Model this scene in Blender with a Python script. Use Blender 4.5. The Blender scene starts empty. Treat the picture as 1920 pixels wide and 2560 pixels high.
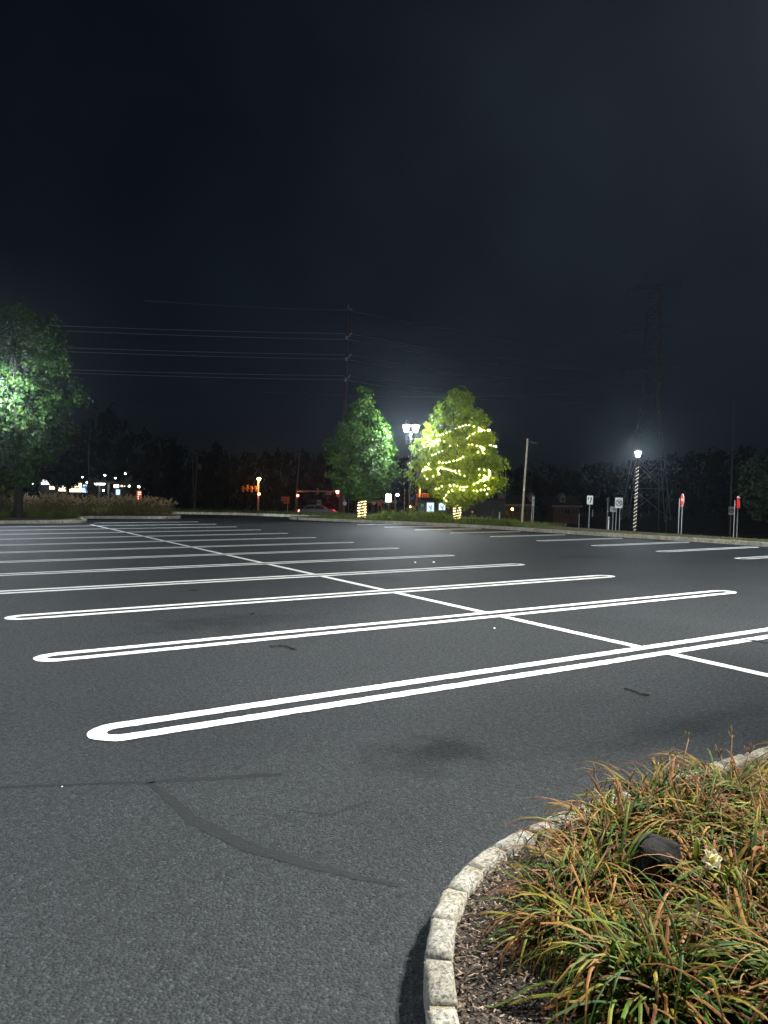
import bpy, bmesh, math, random
import numpy as np
from mathutils import Vector, Matrix, noise
from mathutils.geometry import tessellate_polygon
random.seed(7)
rng = np.random.default_rng(7)
PI = math.pi
scn = bpy.context.scene
C = scn.collection

# ------------------------------------------------------------------ camera frame
F, H = 1905.8, 1.65
def cv(x, y):
    return Vector((x-960, 1280-y, -F)).normalized()
AX = cv(4016, 1264); AY = cv(-229, 1212); AZ = AX.cross(AY).normalized(); AY = AZ.cross(AX).normalized()
R = Matrix((AX, AY, AZ))
FW = Vector((.529, .848, 0)).normalized(); LR = Vector((FW.y, -FW.x, 0))
YAW = math.atan2(LR.y, LR.x)
def hz(x): return 1212 + (x+229)*(52/4245)
def at(x, D, z=0.0):                      # point at picture column x, D metres ahead
    p = LR*((x-960)*D/F) + FW*D
    return Vector((p.x, p.y, z))
def zof(x, y, D): return H + (hz(x)-y)*D/F
def ground_pt(x, y, z=0.0):
    d = R @ cv(x, y); t = (z-H)/d.z
    return Vector((d.x*t, d.y*t, z))
_D0 = [(-200, 60), (-30, 60), (-14, 54), (1, 46), (5.5, 36), (8, 31), (14, 26), (60, 10), (200, 0)]
def d0(L):
    for (a, p), (b, q) in zip(_D0, _D0[1:]):
        if L <= b: return p + (q-p)*max(0, L-a)/(b-a)
    return 0
def terr(L, D):
    s = max(0, D-d0(L)); z = -.045*s
    return max(z, -4.0) if z > -3.4 else -4+.6*math.exp((z+3.4)/.6)
def terr_w(v):
    return terr(v.dot(LR), v.dot(FW))
def tz(x, D): return terr((x-960)*D/F, D)

# ------------------------------------------------------------------ materials
def newmat(name):
    m = bpy.data.materials.new(name); m.use_nodes = True
    nt = m.node_tree; nt.nodes.clear()
    out = nt.nodes.new('ShaderNodeOutputMaterial')
    return m, nt, out
def nd(nt, typ, **kw):
    n = nt.nodes.new(typ)
    for k, v in kw.items():
        if k.startswith('i_'): n.inputs[k[2:].replace('_', ' ')].default_value = v
        else: setattr(n, k, v)
    return n
def ramp(nt, fac, stops):
    r = nt.nodes.new('ShaderNodeValToRGB'); cr = r.color_ramp
    while len(cr.elements) < len(stops): cr.elements.new(.5)
    for e, (p, c) in zip(cr.elements, stops):
        e.position = p; e.color = c if len(c) == 4 else (*c, 1)
    nt.links.new(fac, r.inputs[0]); return r.outputs[0]
def mat(name, c1, c2=None, scale=6.0, rough=.7, bump=0.0, metal=0.0, spec=.4, bscale=None):
    m, nt, out = newmat(name)
    p = nd(nt, 'ShaderNodeBsdfPrincipled'); p.inputs['Roughness'].default_value = rough
    p.inputs['Metallic'].default_value = metal; p.inputs['Specular IOR Level'].default_value = spec
    tc = nd(nt, 'ShaderNodeTexCoord'); n = nd(nt, 'ShaderNodeTexNoise'); n.inputs['Scale'].default_value = scale; n.inputs['Detail'].default_value = 5
    nt.links.new(tc.outputs['Object'], n.inputs['Vector'])
    c2 = c2 or tuple(v*.72 for v in c1)
    nt.links.new(ramp(nt, n.outputs['Fac'], [(.32, c2), (.68, c1)]), p.inputs['Base Color'])
    if bump:
        b = nd(nt, 'ShaderNodeBump'); b.inputs['Strength'].default_value = bump; b.inputs['Distance'].default_value = .02
        n2 = nd(nt, 'ShaderNodeTexNoise'); n2.inputs['Scale'].default_value = bscale or scale*4; n2.inputs['Detail'].default_value = 6
        nt.links.new(tc.outputs['Object'], n2.inputs['Vector'])
        nt.links.new(n2.outputs['Fac'], b.inputs['Height']); nt.links.new(b.outputs[0], p.inputs['Normal'])
    nt.links.new(p.outputs[0], out.inputs[0]); return m
def emit(name, col, s):
    m, nt, out = newmat(name)
    e = nd(nt, 'ShaderNodeEmission'); e.inputs['Color'].default_value = (*col, 1); e.inputs['Strength'].default_value = s
    nt.links.new(e.outputs[0], out.inputs[0]); return m
def leafmat(name, trans=.35, rough=.55, spec=.35):
    m, nt, out = newmat(name)
    a = nd(nt, 'ShaderNodeAttribute', attribute_name='tint')
    p = nd(nt, 'ShaderNodeBsdfPrincipled'); p.inputs['Roughness'].default_value = rough; p.inputs['Specular IOR Level'].default_value = spec
    t = nd(nt, 'ShaderNodeBsdfTranslucent'); mx = nd(nt, 'ShaderNodeMixShader'); mx.inputs[0].default_value = trans
    nt.links.new(a.outputs['Color'], p.inputs['Base Color']); nt.links.new(a.outputs['Color'], t.inputs['Color'])
    nt.links.new(p.outputs[0], mx.inputs[1]); nt.links.new(t.outputs[0], mx.inputs[2]); nt.links.new(mx.outputs[0], out.inputs[0])
    return m

def lanternmat():
    m, nt, out = newmat('lantern_glass')
    e = nd(nt, 'ShaderNodeEmission'); e.inputs['Color'].default_value = (.90, .96, 1, 1); e.inputs['Strength'].default_value = 14
    t = nd(nt, 'ShaderNodeBsdfTransparent'); mx = nd(nt, 'ShaderNodeMixShader'); mx.inputs[0].default_value = .25
    nt.links.new(t.outputs[0], mx.inputs[1]); nt.links.new(e.outputs[0], mx.inputs[2]); nt.links.new(mx.outputs[0], out.inputs[0]); return m

def asphalt_mat():
    m, nt, out = newmat('asphalt_sealcoat'); L = nt.links.new
    tc = nd(nt, 'ShaderNodeTexCoord'); P = tc.outputs['Object']
    p = nd(nt, 'ShaderNodeBsdfPrincipled'); p.inputs['Specular IOR Level'].default_value = .4
    big = nd(nt, 'ShaderNodeTexNoise'); big.inputs['Scale'].default_value = .55; big.inputs['Detail'].default_value = 5; L(P, big.inputs['Vector'])
    mid = nd(nt, 'ShaderNodeTexNoise'); mid.inputs['Scale'].default_value = 30; mid.inputs['Detail'].default_value = 4; L(P, mid.inputs['Vector'])
    vo = nd(nt, 'ShaderNodeTexVoronoi'); vo.inputs['Scale'].default_value = 85; L(P, vo.inputs['Vector'])
    fine = nd(nt, 'ShaderNodeTexNoise'); fine.inputs['Scale'].default_value = 140; fine.inputs['Detail'].default_value = 5; fine.inputs['Roughness'].default_value = .7; L(P, fine.inputs['Vector'])
    base = ramp(nt, big.outputs['Fac'], [(.3, (.0185, .0220, .0246)), (.7, (.0252, .0294, .0327))])
    # aggregate: some cells pale, most dark
    cell = ramp(nt, vo.outputs['Color'], [(.0, (.45,)*3), (.5, (.85,)*3), (.82, (1.3,)*3), (1.0, (2.2,)*3)])
    mul = nd(nt, 'ShaderNodeMixRGB', blend_type='MULTIPLY'); mul.inputs[0].default_value = 1; L(base, mul.inputs[1]); L(cell, mul.inputs[2])
    f2 = ramp(nt, fine.outputs['Fac'], [(.3, (.55,)*3), (.7, (1.45,)*3)])
    mul2 = nd(nt, 'ShaderNodeMixRGB', blend_type='MULTIPLY'); mul2.inputs[0].default_value = 1; L(mul.outputs[0], mul2.inputs[1]); L(f2, mul2.inputs[2])
    # old oil staining, a cast-shadow streak painted in, other dark patches
    masks = []
    def stain_or_shadow(prev, loc, rad, amt):
        mp = nd(nt, 'ShaderNodeMapping'); mp.inputs['Location'].default_value = loc
        L(P, mp.inputs['Vector'])
        sc = nd(nt, 'ShaderNodeVectorMath', operation='MULTIPLY'); L(mp.outputs[0], sc.inputs[0]); sc.inputs[1].default_value = (1/rad[0], 1/rad[1], 0)
        wob = nd(nt, 'ShaderNodeTexNoise'); wob.inputs['Scale'].default_value = 3.5; wob.inputs['Detail'].default_value = 5; L(P, wob.inputs['Vector'])
        ln = nd(nt, 'ShaderNodeVectorMath', operation='LENGTH'); L(sc.outputs[0], ln.inputs[0])
        ad = nd(nt, 'ShaderNodeMath', operation='ADD'); L(ln.outputs['Value'], ad.inputs[0]); L(wob.outputs['Fac'], ad.inputs[1])
        f = ramp(nt, ad.outputs[0], [(.55, (amt,)*3), (1.0, (0, 0, 0))])
        d = nd(nt, 'ShaderNodeMixRGB', blend_type='MIX'); L(f, d.inputs[0]); L(prev, d.inputs[1]); d.inputs[2].default_value = (.009, .009, .010, 1)
        masks.append(f); return d.outputs[0]
    c = stain_or_shadow(mul2.outputs[0], (-2.80, -3.86, 0), (1.15, .75), .62)
    c = stain_or_shadow(c, (-4.7, -3.42, 0), (2.6, .50), .45)  # shadow falling along the kerb, painted into the asphalt colour
    c = stain_or_shadow(c, (-3.4, -9.0, 0), (3, 1.4), .4)
    c = stain_or_shadow(c, (-14.8, -14.0, 0), (2.2, 1.2), .4)
    L(c, p.inputs['Base Color'])
    tot = masks[0]
    for f in masks[1:]:
        mm = nd(nt, 'ShaderNodeMixRGB', blend_type='SCREEN'); mm.inputs[0].default_value = 1; L(tot, mm.inputs[1]); L(f, mm.inputs[2]); tot = mm.outputs[0]
    sp = nd(nt, 'ShaderNodeMath', operation='MULTIPLY_ADD'); L(tot, sp.inputs[0]); sp.inputs[1].default_value = -.14; sp.inputs[2].default_value = .16; L(sp.outputs[0], p.inputs['Specular IOR Level'])
    L(ramp(nt, mid.outputs['Fac'], [(.3, (.62,)*3), (.7, (.84,)*3)]), p.inputs['Roughness'])
    inv = nd(nt, 'ShaderNodeMath', operation='MULTIPLY_ADD'); L(vo.outputs['Distance'], inv.inputs[0]); inv.inputs[1].default_value = -1.2; L(fine.outputs['Fac'], inv.inputs[2])
    b = nd(nt, 'ShaderNodeBump'); b.inputs['Strength'].default_value = .7; b.inputs['Distance'].default_value = .009
    L(inv.outputs[0], b.inputs['Height']); L(b.outputs[0], p.inputs['Normal'])
    L(p.outputs[0], out.inputs[0]); return m

def paint_mat():
    m, nt, out = newmat('line_paint'); L = nt.links.new
    tc = nd(nt, 'ShaderNodeTexCoord'); P = tc.outputs['Object']
    p = nd(nt, 'ShaderNodeBsdfPrincipled'); p.inputs['Roughness'].default_value = .8; p.inputs['Specular IOR Level'].default_value = .25
    n = nd(nt, 'ShaderNodeTexNoise'); n.inputs['Scale'].default_value = 60; n.inputs['Detail'].default_value = 6; n.inputs['Roughness'].default_value = .7; L(P, n.inputs['Vector'])
    n2 = nd(nt, 'ShaderNodeTexNoise'); n2.inputs['Scale'].default_value = 2.5; n2.inputs['Detail'].default_value = 4; L(P, n2.inputs['Vector'])
    a = ramp(nt, n.outputs['Fac'], [(.27, (.05, .055, .06)), (.38, (.55, .57, .57)), (.52, (.80, .82, .82))])
    bb = ramp(nt, n2.outputs['Fac'], [(.3, (.82,)*3), (.65, (1, 1, 1))])
    mul = nd(nt, 'ShaderNodeMixRGB', blend_type='MULTIPLY'); mul.inputs[0].default_value = 1; L(a, mul.inputs[1]); L(bb, mul.inputs[2])
    L(mul.outputs[0], p.inputs['Base Color'])
    vo = nd(nt, 'ShaderNodeTexVoronoi'); vo.inputs['Scale'].default_value = 85; L(P, vo.inputs['Vector'])
    b = nd(nt, 'ShaderNodeBump'); b.inputs['Strength'].default_value = .5; b.inputs['Distance'].default_value = .004
    L(vo.outputs['Distance'], b.inputs['Height']); L(b.outputs[0], p.inputs['Normal'])
    L(p.outputs[0], out.inputs[0]); return m

def granite_mat():
    m, nt, out = newmat('granite'); L = nt.links.new
    tc = nd(nt, 'ShaderNodeTexCoord'); P = tc.outputs['Object']
    p = nd(nt, 'ShaderNodeBsdfPrincipled'); p.inputs['Roughness'].default_value = .85; p.inputs['Specular IOR Level'].default_value = .2
    a = nd(nt, 'ShaderNodeAttribute', attribute_name='tint')
    n = nd(nt, 'ShaderNodeTexNoise'); n.inputs['Scale'].default_value = 70; n.inputs['Detail'].default_value = 5; n.inputs['Roughness'].default_value = .75; L(P, n.inputs['Vector'])
    n2 = nd(nt, 'ShaderNodeTexNoise'); n2.inputs['Scale'].default_value = 9; n2.inputs['Detail'].default_value = 4; L(P, n2.inputs['Vector'])
    s = ramp(nt, n.outputs['Fac'], [(.36, (.25, .26, .27)), (.45, (.68, .68, .68)), (.52, (1.0, .99, .96)), (.62, (1.45, 1.43, 1.37))])
    s2 = ramp(nt, n2.outputs['Fac'], [(.3, (.72, .70, .62)), (.6, (1, 1, 1))])
    m1 = nd(nt, 'ShaderNodeMixRGB', blend_type='MULTIPLY'); m1.inputs[0].default_value = 1; L(a.outputs['Color'], m1.inputs[1]); L(s, m1.inputs[2])
    m2 = nd(nt, 'ShaderNodeMixRGB', blend_type='MULTIPLY'); m2.inputs[0].default_value = 1; L(m1.outputs[0], m2.inputs[1]); L(s2, m2.inputs[2])
    L(m2.outputs[0], p.inputs['Base Color'])
    b = nd(nt, 'ShaderNodeBump'); b.inputs['Strength'].default_value = .7; b.inputs['Distance'].default_value = .008
    L(n.outputs['Fac'], b.inputs['Height']); L(b.outputs[0], p.inputs['Normal'])
    L(p.outputs[0], out.inputs[0]); return m

M = {
 'asphalt': asphalt_mat(), 'paint': paint_mat(), 'granite': granite_mat(),
 'sealer': mat('crack_sealer', (.0160, .0187, .0207), (.0135, .0158, .0176), 14, .8, .35, spec=.12),
 'mortar': mat('mortar', (.24, .205, .145), (.14, .12, .085), 40, .95, .6),
 'soil': mat('bed_soil', (.045, .036, .028), (.018, .014, .011), 30, .95, 1.0),
 'verge': mat('verge_turf', (.075, .085, .032), (.035, .042, .016), 2.2, .95, .8, bscale=40),
 'ground': mat('rough_ground', (.022, .022, .018), (.012, .012, .010), .15, .95, .3),
 'road': mat('road_asphalt', (.05, .047, .046), (.035, .033, .032), .5, .85),
 'bark': mat('bark', (.10, .075, .052), (.045, .034, .024), 12, .9, .9),
 'farbark': mat('dark_bark', (.012, .010, .008), None, 5, .9),
 'post': mat('galvanised_post', (.42, .43, .43), (.30, .31, .31), 8, .5, metal=.3),
 'black': mat('black_metal', (.02, .021, .022), (.012, .012, .013), 10, .45, spec=.5),
 'darkgrey': mat('weathered_grey_metal', (.16, .16, .16), None, 6, .6),
 'wood': mat('pole_wood', (.23, .20, .15), (.12, .10, .075), 5, .9, .6),
 'palewood': mat('pale_wood', (.24, .215, .155), (.15, .13, .09), 9, .9, .6),
 'woodgrey': mat('grey_pole_wood', (.12, .115, .105), None, 5, .9),
 'wire': mat('aluminium_wire', (.38, .38, .40), None, 3, .6),
 'steel': mat('pylon_steel', (.20, .21, .22), None, 2, .6),
 'darksteel': mat('weathering_steel', (.09, .09, .095), None, 2, .7),
 'white': mat('sign_white', (.88, .89, .88), (.80, .81, .80), 3, .6),
 'greyw': mat('sign_weathered_white', (.42, .43, .42), (.30, .31, .30), 3, .7),
 'ink': mat('sign_black', (.012, .012, .014), None, 3, .6),
 'red': mat('sign_red', (.70, .02, .018), (.60, .016, .014), 4, .5),
 'orange': mat('sign_orange', (.72, .17, .025), (.6, .13, .02), 4, .6),
 'yellow': mat('sign_yellow', (.75, .40, .03), None, 4, .6),
 'sigyellow': mat('signal_yellow', (.62, .42, .05), None, 4, .55),
 'green': mat('sign_green', (.014, .07, .045), (.010, .05, .033), 4, .5),
 'cream': mat('sign_cream', (.55, .50, .36), None, 4, .6),
 'brick': mat('brick_wall', (.16, .075, .055), (.10, .05, .04), 8, .9),
 'siding': mat('pale_siding', (.30, .29, .27), None, 3, .85),
 'roofing': mat('dark_roofing', (.03, .03, .032), None, 4, .9),
 'rock': mat('dark_rock', (.008, .0075, .007), (.004, .004, .004), 9, .9, .35, spec=.2),
 'wallDark': mat('dark_render', (.07, .065, .06), None, 2, .9),
 'rubber': mat('black_rubber', (.006, .006, .006), None, 30, .7, .8),
 'tyre': mat('tyre_rubber', (.02, .02, .02), None, 30, .8),
 'car': mat('silver_paint', (.13, .13, .135), (.11, .11, .115), 2, .3, spec=.6, metal=.2),
 'glass': mat('dark_glass', (.02, .022, .025), None, 2, .1, spec=.6),
 'leaf': leafmat('tree_leaf', .26, .6, .15), 'strap': leafmat('strap_leaf', .16, .62, .14), 'plume': leafmat('plume', .4, .9, .1),
 'darkleaf': leafmat('far_leaf', .1, 1.0, 0.0), 'petal': leafmat('petal', .4, .6, .2), 'chip': leafmat('mulch_chip', 0.0, .95, .15),
 'bulb': emit('warm_bulb', (1, .72, .26), 1000), 'bulbT': emit('warm_trunk_bulb', (1, .80, .34), 4.5), 'rope': emit('white_rope_light', (1, .92, .78), 1.8),
 'lantern': lanternmat(),
 'sodium': emit('sodium_lamp', (1, .52, .12), 420), 'redlight': emit('red_signal', (1, .04, .04), 380),
 'redsmall': emit('small_red_signal', (1, .16, .10), 30), 'whitelamp': emit('white_lamp', (.9, .96, 1), 60),
 'coldwin': emit('cold_window', (.70, .88, 1), 1.3), 'warmwin': emit('warm_window', (1, .80, .52), 3.5),
 'whitewin': emit('white_window', (.95, .98, 1), 10), 'bluewin': emit('blue_window', (.30, .46, 1), 3.0), 'signbox': emit('lit_sign_box', (.97, 1, 1), 9),
 'redbox': emit('red_lit_box', (1, .16, .08), .75), 'dimorange': emit('low_garden_lamp', (1, .42, .06), 70),
}

# ------------------------------------------------------------------ mesh builder
class MB:
    def __init__(s): s.v = []; s.f = []; s.c = []; s.tints = False
    def face_cols(s, n, col):
        s.c.extend([col]*n)
    def add(s, verts, faces, col=(1, 1, 1)):
        o = len(s.v); s.v.extend([tuple(p) for p in verts]); s.f.extend([tuple(i+o for i in f) for f in faces]); s.c.extend([col]*len(verts))
    def box(s, c, d, rz=0, col=(1, 1, 1)):
        x, y, z = d[0]/2, d[1]/2, d[2]/2; cr, sr = math.cos(rz), math.sin(rz)
        vs = [(c[0]+a*cr-b*sr, c[1]+a*sr+b*cr, c[2]+e) for a, b, e in ((-x,-y,-z),(x,-y,-z),(x,y,-z),(-x,y,-z),(-x,-y,z),(x,-y,z),(x,y,z),(-x,y,z))]
        s.add(vs, [(0,3,2,1),(4,5,6,7),(0,1,5,4),(1,2,6,5),(2,3,7,6),(3,0,4,7)], col)
    def tube(s, pts, rad, n=8, col=(1, 1, 1), cap=True):
        pts = [Vector(p) for p in pts]; rad = rad if isinstance(rad, (list, tuple)) else [rad]*len(pts)
        vs, fs = [], []
        u = None
        for i, p in enumerate(pts):
            t = (pts[min(i+1, len(pts)-1)]-pts[max(i-1, 0)]).normalized()
            if u is None: u = t.orthogonal().normalized()
            else:
                u = (u - t*u.dot(t));  u = u.normalized() if u.length > 1e-6 else t.orthogonal().normalized()
            w = t.cross(u)
            for k in range(n):
                a = 2*PI*k/n; vs.append(p+(u*math.cos(a)+w*math.sin(a))*rad[i])
        for i in range(len(pts)-1):
            for k in range(n): fs.append((i*n+k, i*n+(k+1) % n, (i+1)*n+(k+1) % n, (i+1)*n+k))
        if cap: fs.append(tuple(range(n-1, -1, -1))); fs.append(tuple((len(pts)-1)*n+k for k in range(n)))
        s.add(vs, fs, col)
    def lathe(s, prof, n=16, c=(0, 0, 0), col=(1, 1, 1), rot=0):
        vs = [(c[0]+r*math.cos(2*PI*k/n+rot), c[1]+r*math.sin(2*PI*k/n+rot), c[2]+z) for r, z in prof for k in range(n)]
        fs = [(i*n+k, i*n+(k+1) % n, (i+1)*n+(k+1) % n, (i+1)*n+k) for i in range(len(prof)-1) for k in range(n)]
        fs.append(tuple(range(n-1, -1, -1))); fs.append(tuple((len(prof)-1)*n+k for k in range(n)))
        s.add(vs, fs, col)
    def ball(s, c, r, n=8, m=5, sq=1, col=(1, 1, 1)):
        s.lathe([(max(1e-4, r*math.sin(PI*i/m)), -r*sq*math.cos(PI*i/m)) for i in range(m+1)], n, c, col)
    def prism(s, poly, z0, z1, col=(1, 1, 1)):            # polygon in XY
        n = len(poly); vs = [(x, y, z0) for x, y in poly]+[(x, y, z1) for x, y in poly]
        fs = [(i, (i+1) % n, n+(i+1) % n, n+i) for i in range(n)]
        tri = tessellate_polygon([[Vector((x, y, 0)) for x, y in poly]])
        for t in tri:
            a, b, c2 = (Vector(vs[i]) for i in t)
            t = t if (b-a).cross(c2-a).z > 0 else t[::-1]
            fs.append(tuple(i+n for i in t)); fs.append(tuple(reversed(t)))
        s.add(vs, fs, col)
    def plate(s, poly, y0, y1, col=(1, 1, 1)):            # polygon in XZ, thickness along Y
        n = len(poly); vs = [(x, y0, z) for x, z in poly]+[(x, y1, z) for x, z in poly]
        fs = [(i, (i+1) % n, n+(i+1) % n, n+i) for i in range(n)]
        for t in tessellate_polygon([[Vector((x, z, 0)) for x, z in poly]]):
            fs.append(tuple(t)); fs.append(tuple(i+n for i in reversed(t)))
        s.add(vs, fs, col)
    def build(s, name, m, parent=None, smooth=False, recalc=True):
        me = bpy.data.meshes.new(name); me.from_pydata(s.v, [], s.f); me.update()
        if recalc and len(s.v) < 4000:
            bm = bmesh.new(); bm.from_mesh(me); bmesh.ops.recalc_face_normals(bm, faces=bm.faces); bm.to_mesh(me); bm.free()
        at_ = me.color_attributes.new('tint', 'FLOAT_COLOR', 'POINT')
        if s.c:
            arr = np.ones((len(s.v), 4), dtype=np.float32); arr[:, :3] = np.array(s.c, dtype=np.float32); at_.data.foreach_set('color', arr.ravel())
        if smooth: me.polygons.foreach_set('use_smooth', [True]*len(me.polygons))
        me.materials.append(m)
        o = bpy.data.objects.new(name, me); C.objects.link(o)
        if parent is not None: o.parent = parent
        return o
def npmesh(name, V, Fq, col, m, parent=None):             # V (n,3) F (k,4 or 3) col (n,3)
    me = bpy.data.meshes.new(name); me.from_pydata(V.tolist(), [], Fq.tolist()); me.update()
    at_ = me.color_attributes.new('tint', 'FLOAT_COLOR', 'POINT')
    arr = np.ones((len(V), 4), dtype=np.float32); arr[:, :3] = col; at_.data.foreach_set('color', arr.ravel())
    me.materials.append(m); o = bpy.data.objects.new(name, me); C.objects.link(o)
    if parent is not None: o.parent = parent
    return o
def tag(o, label=None, cat=None, group=None, kind=None):
    if label: o['label'] = label
    if cat: o['category'] = cat
    if group: o['group'] = group
    if kind: o['kind'] = kind
    return o
def thing(name, label, cat, loc, rz=YAW, group=None, lean=0.0):
    o = bpy.data.objects.new(name, None); C.objects.link(o); o.empty_display_size = .2
    o.location = loc
    o.rotation_euler = (0, lean, rz)
    return tag(o, label, cat, group)
def copy_tree(o, parent=None):
    c = o.copy(); C.objects.link(c)
    if parent is not None: c.parent = parent
    for ch in list(o.children): copy_tree(ch, c)
    return c
def text_mesh(body, size, thick=.004):
    cu = bpy.data.curves.new('lettering', 'FONT'); cu.body = body; cu.size = size; cu.align_x = 'CENTER'; cu.align_y = 'CENTER'; cu.extrude = thick
    ob = bpy.data.objects.new('lettering', cu); C.objects.link(ob)
    dg = bpy.context.evaluated_depsgraph_get(); me = bpy.data.meshes.new_from_object(ob.evaluated_get(dg))
    bpy.data.objects.remove(ob); bpy.data.curves.remove(cu)
    return me

# ------------------------------------------------------------------ ground
def ground():
    b = MB()
    Ls = [-420, -300, -220, -160, -120, -90, -70, -55, -42, -32, -24, -17, -11, -6, -2, 2, 5, 8, 11, 14, 18, 23, 30, 40, 55, 75, 100, 140, 190, 260, 340, 420]
    Ds = [-30, -10, 5, 12, 18, 22, 26, 29, 32, 35, 38, 41, 44, 48, 52, 56, 60, 66, 73, 82, 92, 104, 118, 134, 152, 175, 210, 260, 330, 420, 520]
    for D in Ds:
        for L in Ls:
            p = LR*L+FW*D; b.v.append((p.x, p.y, terr(L, D)-.08)); b.c.append((1, 1, 1))
    n = len(Ls)
    for j in range(len(Ds)-1):
        for i in range(n-1): b.f.append((j*n+i, j*n+i+1, (j+1)*n+i+1, (j+1)*n+i))
    tag(b.build('ground', M['ground'], recalc=False), kind='structure')
ground()
# road beyond the lot: a strip at 78-100 m that follows the fall of the land
b = MB(); Ls = list(range(-110, 111, 10)); k0 = len(b.v)
for D in (76, 84, 92, 100):
    for L in Ls:
        p = LR*L+FW*(D+.10*L); b.v.append((p.x, p.y, max(terr(L, D+.10*L), -6)+.02)); b.c.append((1, 1, 1))
n = len(Ls)
for j in range(3):
    for i in range(n-1): b.f.append((j*n+i, j*n+i+1, (j+1)*n+i+1, (j+1)*n+i))
tag(b.build('road', M['road'], recalc=False), kind='structure')

lot = MB()
lot.prism([(-22, -8), (23.4, -8), (23.4, 16.6), (22.8, 19.7), (22.4, 23), (22.3, 27.3), (21.1, 31), (20, 33.1), (18.8, 36.6), (20.4, 40), (17.7, 45.5), (14.3, 48.4), (9, 53), (0, 60.3), (-22, 76)], -.06, 0)
lot = lot.build('parking_lot', M['asphalt']); tag(lot, kind='structure')

# --- painted lines (parts of the lot)
def ragged(poly, step=.05, amp=.004):
    out = []
    for (x0, y0), (x1, y1) in zip(poly, poly[1:]+poly[:1]):
        L = math.hypot(x1-x0, y1-y0); k = max(1, int(L/step)); nx, ny = -(y1-y0)/max(L, 1e-6), (x1-x0)/max(L, 1e-6)
        for i in range(k):
            t = i/k; a = random.gauss(0, amp) if i else 0
            out.append((x0+(x1-x0)*t+nx*a, y0+(y1-y0)*t+ny*a))
    return out
def sheet(b, rows, z):                 # rows: list of (p_left, p_right) across the stripe
    o = len(b.v)
    for a, c in rows: b.v += [(*a, z), (*c, z)]; b.c += [(1, 1, 1)]*2
    for i in range(len(rows)-1): b.f.append((o+2*i, o+2*i+1, o+2*i+3, o+2*i+2))
def hairpin(y, x0, x1, near, left=True, right=True):
    """double line with closed rounded ends; outer half width .21, stripe .13 wide"""
    b = MB(); hw, sw = .208, .132; st = .05 if near else .4; amp = .0035 if near else 0
    xa = x0+(.24 if left else 0); xb = x1-(.24 if right else 0)
    drift = random.uniform(-.012, .012)
    path = []
    # centreline of the stripe with its half width, walked round the pin
    def run(ya, xs):
        return [((x, y+ya+drift*math.sin(x*.35)), sw/2) for x in xs]
    nxs = int((xb-xa)/st); xs = [xa+(xb-xa)*i/nxs for i in range(nxs+1)]
    top = run(hw-sw/2, xs); bot = run(-(hw-sw/2), xs)
    rows = []
    def strip(seq, closed=False):
        rws = []
        for i, (p, w) in enumerate(seq):
            q0 = seq[max(i-1, 0)][0]; q1 = seq[min(i+1, len(seq)-1)][0]
            tx, ty = q1[0]-q0[0], q1[1]-q0[1]; l = math.hypot(tx, ty) or 1; nx, ny = -ty/l, tx/l
            a1, a2 = random.gauss(0, amp), random.gauss(0, amp)
            rws.append(((p[0]+nx*(w+a1), p[1]+ny*(w+a1)), (p[0]-nx*(w+a2), p[1]-ny*(w+a2))))
        sheet(b, rws, .005)
    arc = lambda xc, s, k=14: [((xc+s*(.24-.062)*math.sin(PI*i/k) , y+(hw-sw/2)*math.cos(PI*i/k)), sw/2-.004*math.sin(PI*i/k)) for i in range(k+1)]
    seq = list(reversed(bot)) if False else []
    if left: seq = top[::-1] + arc(xa, -1)[1:-1] + bot
    else: strip(top); seq = bot
    if right: seq = seq + [((p[0], p[1]), w) for p, w in arc(xb, 1)[::-1]][1:-1]
    if right and left: seq.append(top[-1])
    elif right:
        pass
    strip(seq)
    return b.build('parking_line', M['paint'], lot, recalc=False)
def simple_line(pts, w, amp):
    b = MB(); rows = []
    (x0, y0), (x1, y1) = pts; L = math.hypot(x1-x0, y1-y0); k = max(2, int(L/.06)) if amp else 2; nx, ny = -(y1-y0)/L, (x1-x0)/L
    for i in range(k+1):
        t = i/k; a, c = random.gauss(0, amp), random.gauss(0, amp)
        rows.append(((x0+(x1-x0)*t+nx*(w/2+a), y0+(y1-y0)*t+ny*(w/2+a)), (x0+(x1-x0)*t-nx*(w/2+c), y0+(y1-y0)*t-ny*(w/2+c))))
    sheet(b, rows, .005); return b.build('centre_line', M['paint'], lot, recalc=False)
YS = [5.265+2.614*k for k in range(13)]
for k, y in enumerate(YS):
    hairpin(y, 7.2 if k == 12 else (1.0 if k else .995), 11.95 if k < 8 else 12.1, k < 3)
for k in range(-1, 12):
    ya = YS[k]+.206 if k >= 0 else 3.2; yb = YS[k+1]-.206 if k < 11 else 35.3
    simple_line([(6.66+.012*max(k, 0), ya), (6.66+.012*(max(k, 0)+.6), yb)], .125, .003 if k < 2 else 0)
for k in range(-3, 9):
    y = 11.82+2.46*k
    hairpin(y, 18.15, [22.9, 22.9, 22.9, 22.9, 22.9, 22.8, 22.3, 21.9, 21.8, 21.7, 21.6, 20.9][k+3], False)

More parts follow.
